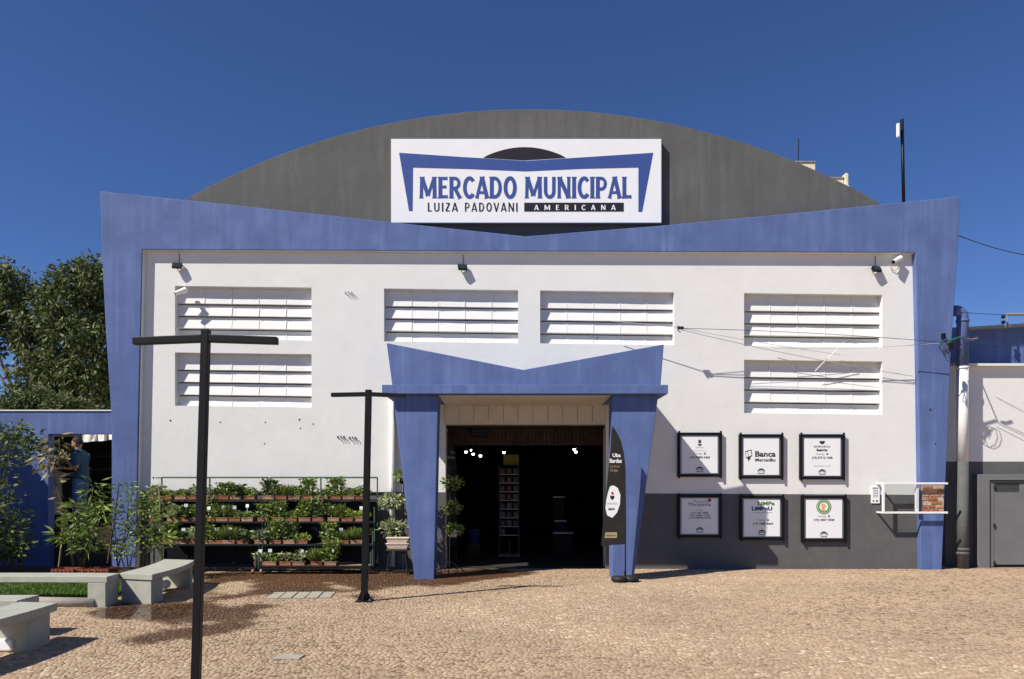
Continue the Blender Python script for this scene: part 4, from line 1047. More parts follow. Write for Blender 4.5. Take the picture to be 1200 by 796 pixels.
stem_plant('shrub', P(97,664,YB)[:2]+(.15,), pxs(YB, [(95,664,0),(93,640,0),(88,615,-.1),(84,590,-.15)], [(97,664,0),(100,630,.05),(104,600,.1),(108,580,.1),(111,565,.1)], [(98,664,0),(104,640,-.1),(116,610,-.1),(120,590,-.1)], [(94,664,.1),(85,630,.1),(76,625,.1),(70,632,.1)], [(98,650,0),(98,615,.2),(97,590,.3)]),
           M['leaf_mid'], 620, .19, .038, 'bushy shrub with long drooping leaves in front of the doorway', droop=.35, seed=21, spread=.2)
stem_plant('shrub', P(84,664,YB)[:2]+(.15,), pxs(YB-.1, [(86,664,0),(83,630,0),(76,600,0),(68,575,0),(60,552,0)], [(66,570,0),(60,552,0),(57,535,0),(60,520,0),(63,512,0)], [(60,552,0),(66,540,0),(70,528,0),(69,514,0)], [(60,552,0),(52,545,0),(40,535,.1)]),
           M['leaf_dry'], 105, .18, .055, 'lanky sapling with bare pale stem and broad dull leaves by the doorway', droop=.5, seed=22, spread=.12, stemr=.018)
stem_plant('shrub', P(140,660,YB+.3)[:2]+(.15,), pxs(YB+.3, [(138,664,0),(136,640,0),(134,610,0),(139,575,0)], [(139,664,0),(146,630,.1),(150,600,.1),(150,575,.1),(149,566,.1)], [(138,660,.1),(130,635,.2),(122,640,.1)], [(141,650,0),(152,620,0),(158,600,0)]),
           M['leaf_mid'], 300, .12, .035, 'thin twiggy shrub between the doorway and the blue corner', droop=.2, seed=23, spread=.15)
stem_plant('shrub', P(168,662,13.0)[:2]+(.0,), pxs(13.0, [(166,664,0),(164,630,0),(160,600,0),(163,580,0)], [(168,664,0),(172,630,.1),(176,600,.1),(178,578,.1)], [(168,664,.1),(180,635,.1),(190,610,.1),(192,592,.1)], [(170,650,0),(185,640,-.1),(196,628,-.1)]),
           M['leaf_mid'], 520, .11, .036, 'dense leafy shrub in front of the left rack', droop=.15, seed=24, spread=.2)
stem_plant('flowering_plant', P(148,664,YB)[:2]+(.1,), pxs(YB, [(150,664,0),(148,645,0),(146,625,0)], [(152,664,0),(156,645,0),(158,632,0)], [(146,664,0),(140,650,0),(137,640,0)]),
           M['leaf_lime'], 150, .07, .035, 'low yellow-green plant at the end of the benches', droop=.1, seed=25, spread=.12)
stem_plant('climbing_plant', P(12,660,12.9)[:2]+(.0,), pxs(12.9, [(12,664,0),(10,600,0),(8,550,0),(14,515,0),(20,500,0)], [(5,664,0),(-4,600,.1),(-6,540,.1),(4,505,.1)], [(16,520,0),(28,512,0),(36,520,0),(44,540,-.1)], [(14,664,0),(22,630,0),(18,600,0)]),
           M['leaf_dark'], 1300, .11, .042, 'tall climbing plant in the shade at the left edge', droop=.2, seed=26, spread=.24)
stem_plant('shrub', P(-20,660,12.6)[:2]+(.0,), pxs(12.6, [(-18,664,0),(-15,620,0),(-10,590,0)], [(-10,664,0),(4,640,0),(10,620,0)], [(-25,664,0),(-35,620,0),(-30,580,0)], [(0,664,0),(14,650,0),(20,640,0)]),
           M['leaf_dark'], 900, .11, .045, 'low dark shrub below the climber at the left edge', droop=.1, seed=27, spread=.25)
for k, (a, b, lab) in enumerate((((69,664),(74,603),'thin wooden stake leaning left among the shrubs'), ((126,660),(139,568),'dark forked stake beside the doorway, right of the shrubs'), ((187,600),(186,572),'short stake standing in the leafy shrub by the rack'))):
    Y_ = 12.6 if k < 2 else 12.9
    o = MB().tube([P(*a, Y_), P((a[0]+b[0])/2+1, (a[1]+b[1])/2, Y_), P(*b, Y_)], .015, 6, r1=.010).build('stake', M['wood'] if k != 1 else M['bark'], loc=P(*a, Y_)); tag(o, lab, 'stake')

# fallen leaves on the setts and the bed
q_ = np.concatenate([np.stack([rng.uniform(-7.5, -1.5, 70), rng.uniform(10.2, 13.6, 70)], 1), np.stack([rng.uniform(-6, 9, 40), rng.uniform(6.3, 12, 40)], 1)])
o = leaves('leaf_litter', M['leaf_dry'], np.concatenate([q_, np.full((len(q_),1), .012)], 1), np.concatenate([rng.normal(size=(len(q_),2)), np.full((len(q_),1), .12)], 1), rng.uniform(.03,.07,len(q_)), .022)
tag(o, 'scattered dry fallen leaves on the paving setts', 'leaf litter', kind='stuff')
# planter trolley in the left shade
tb = empty('plant_table', P(5,655,12.9)[:2]+(0,), 'low wooden bench with barred front in the shade at the left edge', 'plant bench')
for py in (627, 633): MB().tube([P(-60,py+2,12.75), P(24,py-1,12.75)], .012, 6).build('rail', M['wood'], tb)
MB().box(xpx(-60,12.8), xpx(22,12.8), 12.8, 13.2, .40, .44).build('shelf', M['darkwood'], tb)
for px in (-40, 20): MB().box(xpx(px,12.8), xpx(px,12.8)+.05, 12.82, 12.87, .0, .40).build('leg', M['darkwood'], tb)

# ------------------------------------------------------------------ low blue wall with doorway, yard behind
gw = empty('garden_wall', P(65,655,14.9)[:2]+(0,), 'low blue side wall with a doorway, left of the hall', 'wall')
Yg = 14.84
b = MB(); zt = EYE+(HZ-482)/F*Yg; zd = EYE+(HZ-508.5)/F*Yg; xa, x57, x131, x140 = xpx(-420,Yg), xpx(56.5,Yg), xpx(131,Yg), xpx(141,Yg)
b.box(xa, x57, Yg, Yg+.2, -.02, zt); b.box(x57, x131, Yg, Yg+.2, zd, zt); b.box(x131, x140, Yg, Yg+.2, -.02, zt)
b.build('wall_body', M['blue'], gw)
MB().box(xa, x140-.07, Yg-.02, Yg+.22, zt+.002, zt+.028).build('coping', M['white_s'], gw)
# the taller wall that throws shade, outside the frame on the left
o = MB().box(-11.9, -11.5, 9.8, 14.83, -.02, 4.45).build('side_building', M['blue']); tag(o, 'blue side wall closing the yard at the left, out of frame', 'wall')
# yard
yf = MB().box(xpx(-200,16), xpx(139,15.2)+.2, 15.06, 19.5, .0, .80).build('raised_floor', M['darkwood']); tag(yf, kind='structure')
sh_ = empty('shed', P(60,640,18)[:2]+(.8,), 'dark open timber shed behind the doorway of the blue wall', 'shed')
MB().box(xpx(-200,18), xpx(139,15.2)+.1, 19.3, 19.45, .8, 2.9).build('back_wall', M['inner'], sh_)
MB().box(xpx(-200,16.6), xpx(139,15.2)+.15, 15.98, 19.4, 2.72, 2.78).build('roof', M['inner'], sh_)  # roof widened over the whole yard to keep sun out and the doorway dark
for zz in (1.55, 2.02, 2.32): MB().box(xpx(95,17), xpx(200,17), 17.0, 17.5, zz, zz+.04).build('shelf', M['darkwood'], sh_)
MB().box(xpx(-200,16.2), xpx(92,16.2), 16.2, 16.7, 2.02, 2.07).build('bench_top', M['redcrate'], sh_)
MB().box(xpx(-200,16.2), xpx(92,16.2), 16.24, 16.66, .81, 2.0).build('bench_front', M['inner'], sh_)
o = MB(); r_ = random.Random(4); top_ = []; bot_ = []
for k in range(13):
    px = 96+44*k/12; yy = 15.74+.035*math.sin(k*1.7); top_.append(P(px, 503, yy)); bot_.append(P(px, 519-4.5*k/12+r_.uniform(-.5,.5), yy+.03*math.cos(k*2.3)))
o.add(top_+bot_+[(x, y+.012, z) for x, y, z in top_+bot_], [(13+k, 14+k, 1+k, k) for k in range(12)]+[(26+k, 27+k, 40+k, 39+k) for k in range(12)]+[(13+k, 39+k, 40+k, 14+k) for k in range(12)])
o = o.build('shade_cloth', M['cloth'], loc=P(110,512,15.3)); tag(o, 'white shade cloth hanging across the top of the doorway', 'shade cloth')
for k, (px, py, mk, lab, rr) in enumerate(((70,530,'leaf_dry','dull leafy plant hanging at the left of the doorway',.28), (72,540,'leaf_mid','fresh green seedlings on the bench inside the doorway',.26), (84,536,'leaf_mid','small green plant under the man\'s hands',.2))):
    c = P(px, py, 16.3); r = np.random.default_rng(70+k); C, D = blob(c, (rr, .25, rr*(.9 if k == 0 else .45)), 240, r, .1); D = D*.4+r.normal(size=D.shape)*.5+([0,0,-.5] if k == 0 else [0,0,.6])
    t = empty('yard_plant', c, lab, 'plant', 'plants inside the doorway')
    MB().tube([(c[0],16.3,2.08),(c[0],16.3,c[2])], .012, 5).build('stem', M['bark'], t); leaves('foliage', M[mk], C, D, .14 if k == 0 else .07, .05 if k == 0 else .03, t, r=r)

# ------------------------------------------------------------------ the man in the doorway
def grow(b, pts):
    """closed, rounded, tapering limb through pts = [((x,y,z), radius or (rx, ry))]"""
    P_ = [np.array(p, float) for p, r in pts]; R_ = [np.array(r if isinstance(r, tuple) else (r, r), float) for p, r in pts]
    c = []; q = []
    n = len(P_)
    for i in range(n-1):
        p0, p1, p2, p3 = P_[max(i-1,0)], P_[i], P_[i+1], P_[min(i+2,n-1)]
        for k in range(4):
            t = k/4; c.append(.5*((2*p1)+(-p0+p2)*t+(2*p0-5*p1+4*p2-p3)*t*t+(-p0+3*p1-3*p2+p3)*t**3)); q.append(R_[i]*(1-t)+R_[i+1]*t)
    c.append(P_[-1]); q.append(R_[-1])
    d0 = (c[1]-c[0])/np.linalg.norm(c[1]-c[0]); d1 = (c[-1]-c[-2])/np.linalg.norm(c[-1]-c[-2])
    C = [c[0]-d0*q[0].mean()*f for f in (.98,.8,.45)]+c+[c[-1]+d1*q[-1].mean()*f for f in (.45,.8,.98)]
    Q = [q[0]*f for f in (.2,.6,.9)]+q+[q[-1]*f for f in (.9,.6,.2)]
    N_ = 14; vs = []; k = len(C)
    for i, (p, r) in enumerate(zip(C, Q)):
        d = C[min(i+1,k-1)]-C[max(i-1,0)]; d /= np.linalg.norm(d)
        if abs(d[2]) > .75: a = np.array([1.,0,0]); a -= d*a.dot(d); a /= np.linalg.norm(a); bb = np.cross(d, a)       # upright: first radius is depth, second is width
        else: bb = np.array([0.,1,0]); bb -= d*bb.dot(d); bb /= np.linalg.norm(bb); a = np.cross(bb, d)
        for m_ in range(N_): an = 2*math.pi*m_/N_; vs.append(p+a*r[0]*math.cos(an)+bb*r[1]*math.sin(an))
    fs = [(i*N_+m_, i*N_+(m_+1)%N_, (i+1)*N_+(m_+1)%N_, (i+1)*N_+m_) for i in range(k-1) for m_ in range(N_)]
    fs += [tuple(range(N_-1,-1,-1)), tuple((k-1)*N_+m_ for m_ in range(N_))]
    b.add(vs, fs)
def man():
    K = 1.07; MY = 15.58; bx = P(94.5,0,MY)[0]; bz_ = .81
    def W(x, y, z): return (bx+x*K, MY+y*K, bz_+z*K)     # x: he faces -x
    skinm = mat('skin', (.42,.22,.14), .6, .05, 10); shirt = mat('blue_tshirt', (.035,.085,.14), .9, .15, 14, .5, 25); jean = mat('faded_jeans', (.09,.15,.30), .9, .2, 9, .3, 80); hairm = mat('dark_hair', (.018,.013,.01), .7, .2, 40, .3, 120)
    t = empty('person', (bx, MY, bz_), 'man in blue t-shirt and jeans working at plants in the side doorway', 'person')
    b = MB()
    def limb(b_, pts): grow(b_, [(W(*p), (rr*K if not isinstance(rr, tuple) else tuple(q*K for q in rr))) for p, rr in pts])
    def arm(s):
        sh = (-.01, s*.175, 1.40)
        el = (.045, s*.235, 1.12) if s < 0 else (-.05, s*.22, 1.13)
        wr = (-.19, s*.19, 1.30) if s < 0 else (-.23, s*.11, 1.31)
        return sh, el, wr
    limb(b, [((0,0,.90), (.11,.15)), ((.01,0,1.08), (.095,.135)), ((.0,0,1.25), (.105,.155)), ((-.01,0,1.38), (.085,.14)), ((-.02,0,1.45), (.055,.08))])
    limb(b, [((-.02,0,1.40), .06), ((-.04,0,1.49), .056), ((-.06,0,1.57), .054)])
    for s in (-1, 1):
        limb(b, [((0,s*.09,.88), .09), ((-.02,s*.10,.50), .058), ((.01,s*.10,.30), .054), ((.03,s*.10,.09), .038)])
        limb(b, [((.03,s*.10,.05), .038), ((-.06,s*.10,.04), .038), ((-.15,s*.10,.03), .028)])
        sh, el, wr = arm(s)
        limb(b, [(sh, .056), (((sh[0]+el[0])/2+.01,(sh[1]+el[1])/2,(sh[2]+el[2])/2), .047), (el, .040), (((el[0]+wr[0])/2,(el[1]+wr[1])/2,(el[2]+wr[2])/2), .038), (wr, .025)])
        dx, dz = -.95, .28
        limb(b, [(wr, (.022,.026)), ((wr[0]+dx*.045,wr[1],wr[2]+dz*.045), (.017,.036)), ((wr[0]+dx*.085,wr[1],wr[2]+dz*.085), (.013,.038))])
        for k in range(4):
            yy = wr[1]+(-.030+.020*k); L0 = (.070,.082,.077,.060)[k]; bx_, bz2 = wr[0]+dx*.085, wr[2]+dz*.085
            limb(b, [((bx_,yy,bz2), .0095), ((bx_-L0*.45,yy,bz2+.004), .0088), ((bx_-L0*.80,yy,bz2-.018-.006*k), .0078)])
        limb(b, [((wr[0]+dx*.02,wr[1]-s*.022,wr[2]+.004), .012), ((wr[0]+dx*.055,wr[1]-s*.05,wr[2]-.008), .0105), ((wr[0]+dx*.085,wr[1]-s*.055,wr[2]-.022), .0088)])
    bm_ = bpy.data.meshes.new('b'); bm_.from_pydata(b.v, [], b.f)
    # head joined into the body
    bm = bmesh.new(); bm.from_mesh(bm_)
    h = bmesh.ops.create_icosphere(bm, subdivisions=4, radius=1)['verts']
    hc = Vector(W(-.065,0,1.625)); tilt = Matrix.Rotation(R(-14), 3, 'Y')
    for v in h:
        x, y, z = v.co
        f = 1.0 - .22*max(0, -z)**1.5
        q = Vector((x*.098*f, y*.076*f, z*.125))
        if x < 0:
            q.x += .012*math.exp(-((z-.12)/.14)**2) * (abs(y) > .18) * (abs(y) < .62)          # eye sockets
            q.x -= .030*math.exp(-((z+.16)/.15)**2-(y/.14)**2) + .012*math.exp(-((z-.05)/.2)**2-(y/.11)**2)   # nose
            q.x -= .010*math.exp(-((z-.30)/.10)**2)                                              # brow
            q.x -= .010*math.exp(-((z+.48)/.09)**2-(y/.30)**2)                                   # lips
            q.x -= .014*math.exp(-((z+.78)/.14)**2-(y/.30)**2)                                   # chin
        v.co = hc + (tilt @ q)*K
    for s in (-1, 1):
        e = bmesh.ops.create_icosphere(bm, subdivisions=2, radius=1)['verts']
        for v in e: v.co = hc + (tilt @ Vector((.012+v.co.x*.018, s*.076+v.co.y*.010, v.co.z*.032)))*K
    me = bpy.data.meshes.new('body'); bm.to_mesh(me); bm.free(); me.materials.append(skinm)
    o = bpy.data.objects.new('body', me); COL.objects.link(o); put(o, t)
    rm = o.modifiers.new('fuse', 'REMESH'); rm.mode = 'VOXEL'; rm.voxel_size = .0075; rm.use_smooth_shade = True
    # hair
    bm = bmesh.new(); h = bmesh.ops.create_icosphere(bm, subdivisions=4, radius=1)['verts']
    for v in h:
        x, y, z = v.co; n_ = .004*math.sin(40*x+30*y)*math.cos(35*z)
        q = Vector((x*(.108+n_)+.010, y*(.085+n_), z*(.135+n_)+.004)); v.co = hc + (tilt @ q)*K
    dead = [v for v in h if (tilt.inverted() @ ((v.co-hc)/K)).x < -.052 + max(0, (.05-(tilt.inverted() @ ((v.co-hc)/K)).z))*1.0 and (tilt.inverted() @ ((v.co-hc)/K)).z < .085 or (tilt.inverted() @ ((v.co-hc)/K)).z < -.05]
    bmesh.ops.delete(bm, geom=dead, context='VERTS'); me = bpy.data.meshes.new('hair'); bm.to_mesh(me); bm.free(); me.materials.append(hairm)
    for p_ in me.polygons: p_.use_smooth = True
    o = bpy.data.objects.new('hair', me); COL.objects.link(o); put(o, t)
    # shirt and jeans
    def garment(name, chains, m, vox=.011):
        b = MB()
        for c_ in chains: limb(b, c_)
        o = b.build(name, m, t); r_ = o.modifiers.new('fuse', 'REMESH'); r_.mode = 'VOXEL'; r_.voxel_size = vox; r_.use_smooth_shade = True
        sm = o.modifiers.new('smooth', 'SMOOTH'); sm.iterations = 5; sm.factor = .5
        tx = bpy.data.textures.new(name+'_folds', 'CLOUDS'); tx.noise_scale = .09
        dm = o.modifiers.new('folds', 'DISPLACE'); dm.texture = tx; dm.strength = .022; dm.mid_level = .5; dm.texture_coords = 'LOCAL'
        return o
    ch = [[((.01,0,.93), (.135,.165)), ((.015,0,1.08), (.122,.155)), ((.0,0,1.25), (.128,.175)), ((-.01,0,1.36), (.112,.17)), ((-.02,0,1.43), (.085,.13))]]
    for s in (-1, 1):
        sh, el, wr = arm(s); mid = tuple(sh[q]*.35+el[q]*.65 for q in range(3))
        ch.append([((-.01,s*.06,1.40), .092), (sh, .087), (mid, .068)])
    garment('shirt', ch, shirt)
    garment('jeans', [[((.0,0,1.0), (.122,.150)), ((.0,0,.93), (.132,.165)), ((.0,0,.85), (.132,.165))]]+[[((0,s*.085,.86), .108), ((-.02,s*.10,.52), .076), ((.0,s*.10,.30), .070), ((.02,s*.10,.10), .066)] for s in (-1, 1)], jean)
    bl = MB(); bl.lathe([(.132,0),(.136,.004),(.136,.03),(.132,.034)], (0,0,0), 20)
    bl.v = [(bx+(x*1.0)*K, MY+y*1.2*K, bz_+.935*K+z) for x, y, z in bl.v]; bl.build('belt', M['darkwood'], t)
    for s in (-1, 1):
        b = MB(); c = W(-.03, s*.10, 0); b.box(c[0]-.17*K, c[0]+.10*K, c[1]-.05*K, c[1]+.05*K, bz_, bz_+.075*K)
        b.build('shoe', M['black'], t, bevel=.03)
man()

# ------------------------------------------------------------------ building on the right
rb = empty('annex', P(1160,668,15.2)[:2]+(0,), 'low white and grey annex with a metal door, right of the hall', 'annex building')
YR = 15.2
def xr_(px, Y=YR): return xpx(px, Y)
def zr(py, Y=YR): return EYE+(HZ-py)/F*Y
ztop = zr(430); zg = zr(541)
b = MB(); b.box(xr_(1108), xr_(1330), YR, YR+.25, zg, ztop); b.box(xr_(1108), xr_(1330), YR-.001, YR+.25, -.02, zg, 1)
b.build('wall', [M['white'], M['grey']], rb)
MB().box(xr_(1113), xr_(1330), YR-.13, YR+.3, ztop+.002, ztop+.05).build('coping', M['white_s'], rb)
# door surround block and door
b = MB(); YD = YR-.16
b.box(xr_(1146,YD), xr_(1160,YD), YD, YR-.003, -.02, zr(556,YD)); b.box(xr_(1160,YD), xr_(1330,YD), YD, YR-.003, zr(563,YD), zr(556,YD))
b.build('door_surround', M['greydoor'], rb, bevel=.008)
b = MB(); b.box(xr_(1160,YD)+.005, xr_(1166,YD), YD+.04, YD+.10, .02, zr(564,YD)); b.box(xr_(1166,YD), xr_(1240,YD), YD+.04, YD+.10, zr(566,YD), zr(564,YD))
b.build('door_frame', M['greydoor'], rb)
b = MB(); dz0 = .06; zg1, zg0 = zr(566,YD), zr(577,YD)
b.box(xr_(1166.5,YD), xr_(1240,YD), YD+.05, YD+.09, dz0, zg0); b.box(xr_(1166.5,YD), xr_(1168,YD), YD+.05, YD+.09, zg0, zg1-.005); b.box(xr_(1197,YD), xr_(1240,YD), YD+.05, YD+.09, zg0, zg1-.005)
door = b.build('door', M['greydoor'], rb)
MB().box(xr_(1168,YD), xr_(1197,YD), YD+.085, YD+.09, zg0, zg1-.005).build('vent_backing', M['black'], door)
for k in range(7): MB().box(xr_(1168,YD), xr_(1197,YD), YD+.052, YD+.056, zg0+(zg1-zg0)*(k+.3)/7, zg0+(zg1-zg0)*(k+.3)/7+.006).build('grille_bar', M['greydoor'], door)
for k in range(14):
    xx = xr_(1168,YD)+(xr_(1197,YD)-xr_(1168,YD))*(k+.5)/14; MB().box(xx-.003, xx+.003, YD+.057, YD+.061, zg0, zg1-.006).build('grille_bar', M['greydoor'], door)
for py in (571, 616, 660): MB().tube([(xr_(1166.5,YD),YD+.03,zr(py,YD)-.04),(xr_(1166.5,YD),YD+.03,zr(py,YD)+.04)], .018, 8).build('hinge', M['iron'], door)
# blue volume behind the annex
b = MB(); yb = 16.0
b.prism([PF(1112,384,yb), PF(1160,383,yb), PF(1330,372,yb), PF(1330,470,yb), PF(1112,470,yb)], yb, yb+2.5)
b.build('upper_wall', M['blue'], rb)
b = MB(); b.prism([PF(1136,383,yb-.2), PF(1330,371,yb-.2), PF(1330,374,yb-.2), PF(1136,386,yb-.2)], yb-.2, yb+.1); b.build('roof_edge', M['roof'], rb)
# downpipe between the hall and the annex
dp = empty('downpipe', P(1128,668,14.9)[:2]+(0,), 'fat downpipe painted blue, white and grey at the right corner of the hall', 'downpipe')
YP = 14.93; xp = xpx(1128, YP); r0 = .108
z1, z2 = EYE+(HZ-430)/F*YP, EYE+(HZ-541)/F*YP
MB().tube([(xp,YP,z2-.001),(xp,YP,.0)], r0, 20).build('lower_pipe', M['grey'], dp, smooth=True)
MB().tube([(xp,YP,z1),(xp,YP,z2)], r0, 20).build('middle_pipe', M['white_s'], dp, smooth=True)
zt = EYE+(HZ-372)/F*YP
MB().tube([(xp,YP,z1+.001),(xp,YP,zt-.04),(xp-.005,YP,zt+.04),(xp-.05,YP,zt+.11),(xp-.12,YP,zt+.13),(xp-.20,YP,zt+.13)], r0, 20).build('upper_pipe', M['blue'], dp, smooth=True)
for zz, m_ in ((zt-.10,'blue'), (z1-.05,'white_s'), (.36,'grey'), (.28,'grey')): MB().lathe([(r0+.001,0),(r0+.014,.004),(r0+.014,.05),(r0+.001,.054)], (xp,YP,zz), 20).build('collar', M[m_], dp, smooth=True)
MB().tube([(xp-r0-.07,YP-.02,.40),(xp-r0+.02,YP-.02,.40)], .014, 6).build('tap', M['black'], dp)

# ------------------------------------------------------------------ cables
def wire(pts, r_, m, label, name='cable', group='overhead cables on the right'):
    o = MB().tube(pts, r_, 5).build(name, m, loc=pts[0]); tag(o, label, 'cable', group); return o
YC = 14.35
A = P(1113,399,YC)
cc = empty('cable_junction', P(1113,402,YC), 'tangled black and green cable junction in front of the downpipe', 'cable junction')
MB().tube([P(1101,401,YC), P(1113,399,YC), P(1126,395,YC)], .018, 8).build('insulator', M['greenplastic'], cc)
MB().box(*[P(1103,0,YC)[0], P(1107,0,YC)[0]], YC-.05, YC+.02, P(0,398,YC)[2], P(0,391,YC)[2]).build('clamp', M['black'], cc, bevel=.01)
MB().box(*[P(1111,0,YC)[0], P(1115,0,YC)[0]], YC-.06, YC+.02, P(0,408,YC)[2], P(0,402,YC)[2]).build('clamp', M['black'], cc, bevel=.01)
MB().tube([P(1133,397,YC), P(1140,398,YC), P(1146,396,YC)], .02, 6).build('bracket', M['steel'], cc)
for k in range(7):
    r_ = random.random
    pts = [P(1100+r_()*18, 396+r_()*6, YC), P(1098+r_()*14, 405+r_()*6, YC-.05), P(1104+r_()*18, 412+r_()*10, YC-.03), P(1114+r_()*10, 404+r_()*8, YC)]
    MB().tube(pts, .006, 5).build('loop', M['cable'], cc)
for k in range(2):
    c = P(1116+5*k, 413+2*k, YC); MB().tube([(c[0]+.17*math.cos(a_/8*6.283), YC-.02, c[2]+.22*math.sin(a_/8*6.283)) for a_ in range(9)], .006, 5).build('loop', M['cable'], cc)
MB().tube([P(1128,396,YC), P(1128,396,14.83)], .012, 5).build('stay', M['steel'], cc)
cj = empty('cable_junction', P(797,384,YC), 'small dark cable clamp hanging in front of the middle right vent', 'cable junction')
MB().box(P(794,0,YC)[0], P(801,0,YC)[0], YC-.03, YC+.03, P(0,386,YC)[2], P(0,383,YC)[2]).build('clamp', M['iron'], cj)
MB().tube([P(794,382,YC), P(800,386,YC), P(797,390,YC), P(794,386,YC)], .010, 5).build('loop', M['cable'], cj)
wire(catenary(P(1102,401,YC), P(800,385,YC), -.04), .0055, M['cable'], 'dark cable from the tangled junction to the hanging clamp')
wire(catenary(P(1102,402,YC), P(905,408,14.7), .05), .005, M['cablepale'], 'pale cable dropping left from the junction across the upper right vent')
wire(catenary(P(798,384,YC), P(712,376,YC+.2), .0), .007, M['cablepale'], 'thin pale cable leaving the clamp to the left')
wire(catenary(P(800,385,YC), P(985,416,14.74), .02), .005, M['cablepale'], 'upper of two thin cables slanting down right from the clamp')
wire(catenary(P(800,387,YC), P(1070,441,14.76), .05), .007, M['cablepale'], 'long slack cable and cable shadow line slanting down right between the right vents')  # drawn for both the conduits and the shadows of cables on the wall
wire(catenary(P(989,401,14.6), P(955,435,14.78), .0, 4), .007, M['tagwhite'], 'short white cable slanting down left between the right vents')
wire(catenary(P(1123,276,14.9), P(1260,306,13.5), .10), .009, M['cable'], 'black cable in the sky from the upper right corner', group=None)
for k, (ya, yb_) in enumerate(((366,366),(397,393),(402,404),(395,386))):
    wire(catenary(P(1126,ya,YC), P(1300,yb_,13.6), .06), .0055, M['cable'], ['topmost thin cable running right above the downpipe','cable running right from the junction, just above the annex','lowest cable running right from the junction','steep cable running right from the junction'][k])
# bracket with insulators
ib = empty('service_bracket', P(1190,380,15.6), 'beige pipe bracket with two black insulators on the annex roof edge', 'bracket')
MB().tube([P(1181,383,15.7), P(1180,368.5,15.7), P(1250,368,15.7)], .03, 8).build('pipe', M['wood'], ib)
for py in (371, 377.5): MB().lathe([(.02,0),(.045,.015),(.03,.035),(.045,.055),(.02,.07)], (P(1179,0,15.62)[0]-.06, 15.62, P(0,py,15.62)[2]-.04), 10).build('insulator', M['black'], ib, smooth=True)

# antenna mast
am = empty('antenna_mast', P(1058,236,15.6), 'black mast with white panel antenna above the right end of surround', 'antenna')
MB().tube([P(1059.2,250,15.6), P(1057,140,15.6)], .033, 10).build('mast', M['black'], am, smooth=True)
a, b_ = P(1051.5,144,15.5), P(1055,160.5,15.5); MB().box(a[0], b_[0], 15.50, 15.56, b_[2], a[2]).build('panel_antenna', M['whitemetal'], am, bevel=.02)
MB().tube([P(1055,147,15.6), P(1058,147,15.6)], .02, 6).build('clamp', M['black'], am); MB().tube([P(1055,157,15.6), P(1058,157,15.6)], .02, 6).build('clamp', M['black'], am)
# far apartment block
YT = 75
ab = empty('apartment_block', P(950,560,YT)[:2]+(0,), 'pale apartment block whose rooftop shows behind the right slope of gable', 'apartment block')
x0, x1 = xpx(900,YT), xpx(995,YT); zt = EYE+(HZ-217)/F*YT
MB().box(x0, x1, YT, YT+14, 0, zt).build('wall', M['pale'], ab)
MB().box(xpx(934,YT), xpx(957.5,YT), YT+.5, YT+7, zt, EYE+(HZ-188.5)/F*YT).build('roof_tank_room', M['pale'], ab)
MB().box(xpx(967,YT), xpx(991,YT), YT+.5, YT+7, zt, EYE+(HZ-207.5)/F*YT).build('lift_room', M['pale'], ab)
for (p0, p1, py) in ((933.5,958,188), (966.5,991.5,207)): MB().box(xpx(p0,YT), xpx(p1,YT), YT+.4, YT+7.2, EYE+(HZ-py)/F*YT, EYE+(HZ-py)/F*YT+.12).build('coping', M['roof'], ab)
for r_ in range(9):
    for c_ in range(4):
        zz = 2+r_*3.1; xx = x0+1+c_*2; MB().box(xx, xx+1.1, YT-.06, YT-.002, zz, zz+1.3).build('window', M['winglass'], ab)
MB().tube([P(935.5,188,YT+1), P(936,163,YT+1)], .05, 5).build('aerial', M['iron'], ab)
MB().lathe([(.5,0),(.5,.5),(.1,.8)], (P(963,0,YT+1)[0], YT+1, zt), 10).build('water_tank', M['whitemetal'], ab)
MB().box(xpx(992,YT), xpx(995,YT), YT+.2, YT+1, zt, zt+1.3).build('vent_stack', M['pale'], ab)

# ------------------------------------------------------------------ inside the hall
for k, (px, py, Y_) in enumerate(((546,529,17.5),(552.5,527,18.5),(554.5,531.5,17.8),(563,533.5,17.2),(590.5,529.5,18.2),(673,526,17.6),(674.8,529,17.9))):
    c = P(px, py, Y_); desc = ['far left spot lamp glowing under the hall ceiling','second glowing spot lamp from the left in the hall','third glowing spot lamp, lowest of left cluster','fourth glowing spot lamp, right of the left cluster','single glowing spot lamp above the packet rack','upper glowing spot lamp at the right of the hall','lower glowing spot lamp at the right of the hall'][k]
    t = empty('spot_lamp', c, desc, 'spot lamp', 'glowing spot lamps in the hall')
    MB().tube([(c[0],c[1],c[2]+.05),(c[0],c[1],3.89)], .008, 5).build('cord', M['black'], t)
    MB().lathe([(.03,.10),(.05,.02),(.052,.0)], c, 10).build('lamp_shade', M['black'], t)
    MB().lathe([(.005,-.05),(.022,-.04),(.032,-.02),(.032,.0),(.02,.015)], c, 10).build('bulb', M.setdefault('_bulb', mat('glowing_bulb', (.9,.9,.9), .5, 0, 5, emit=((1,.97,.9), 9))), t, smooth=True)
pr = empty('packet_rack', P(597,655,17.2)[:2]+(.016,), 'tall wire rack of snack packets standing inside the dark hall', 'display rack')
YK = 17.2
for px in (585,608): MB().tube([(xpx(px,YK),YK+.1,.02),(xpx(px,YK),YK+.1,EYE+(HZ-546)/F*YK)], .012, 6).build('post', M['steel'], pr)
MB().box(xpx(584,YK), xpx(609,YK), YK, YK+.35, .02, .06).build('base', M['wood'], pr)
MB().tube([(xpx(597,YK),YK+.12,.05),(xpx(597,YK),YK+.12,.4)], .014, 6).build('post', M['steel'], pr)
pk = [mat('red_packet', (.12,.035,.025), .5, .1, 9), mat('cream_packet', (.14,.12,.10), .5, .1, 9), mat('brown_packet', (.07,.045,.03), .5, .1, 9)]
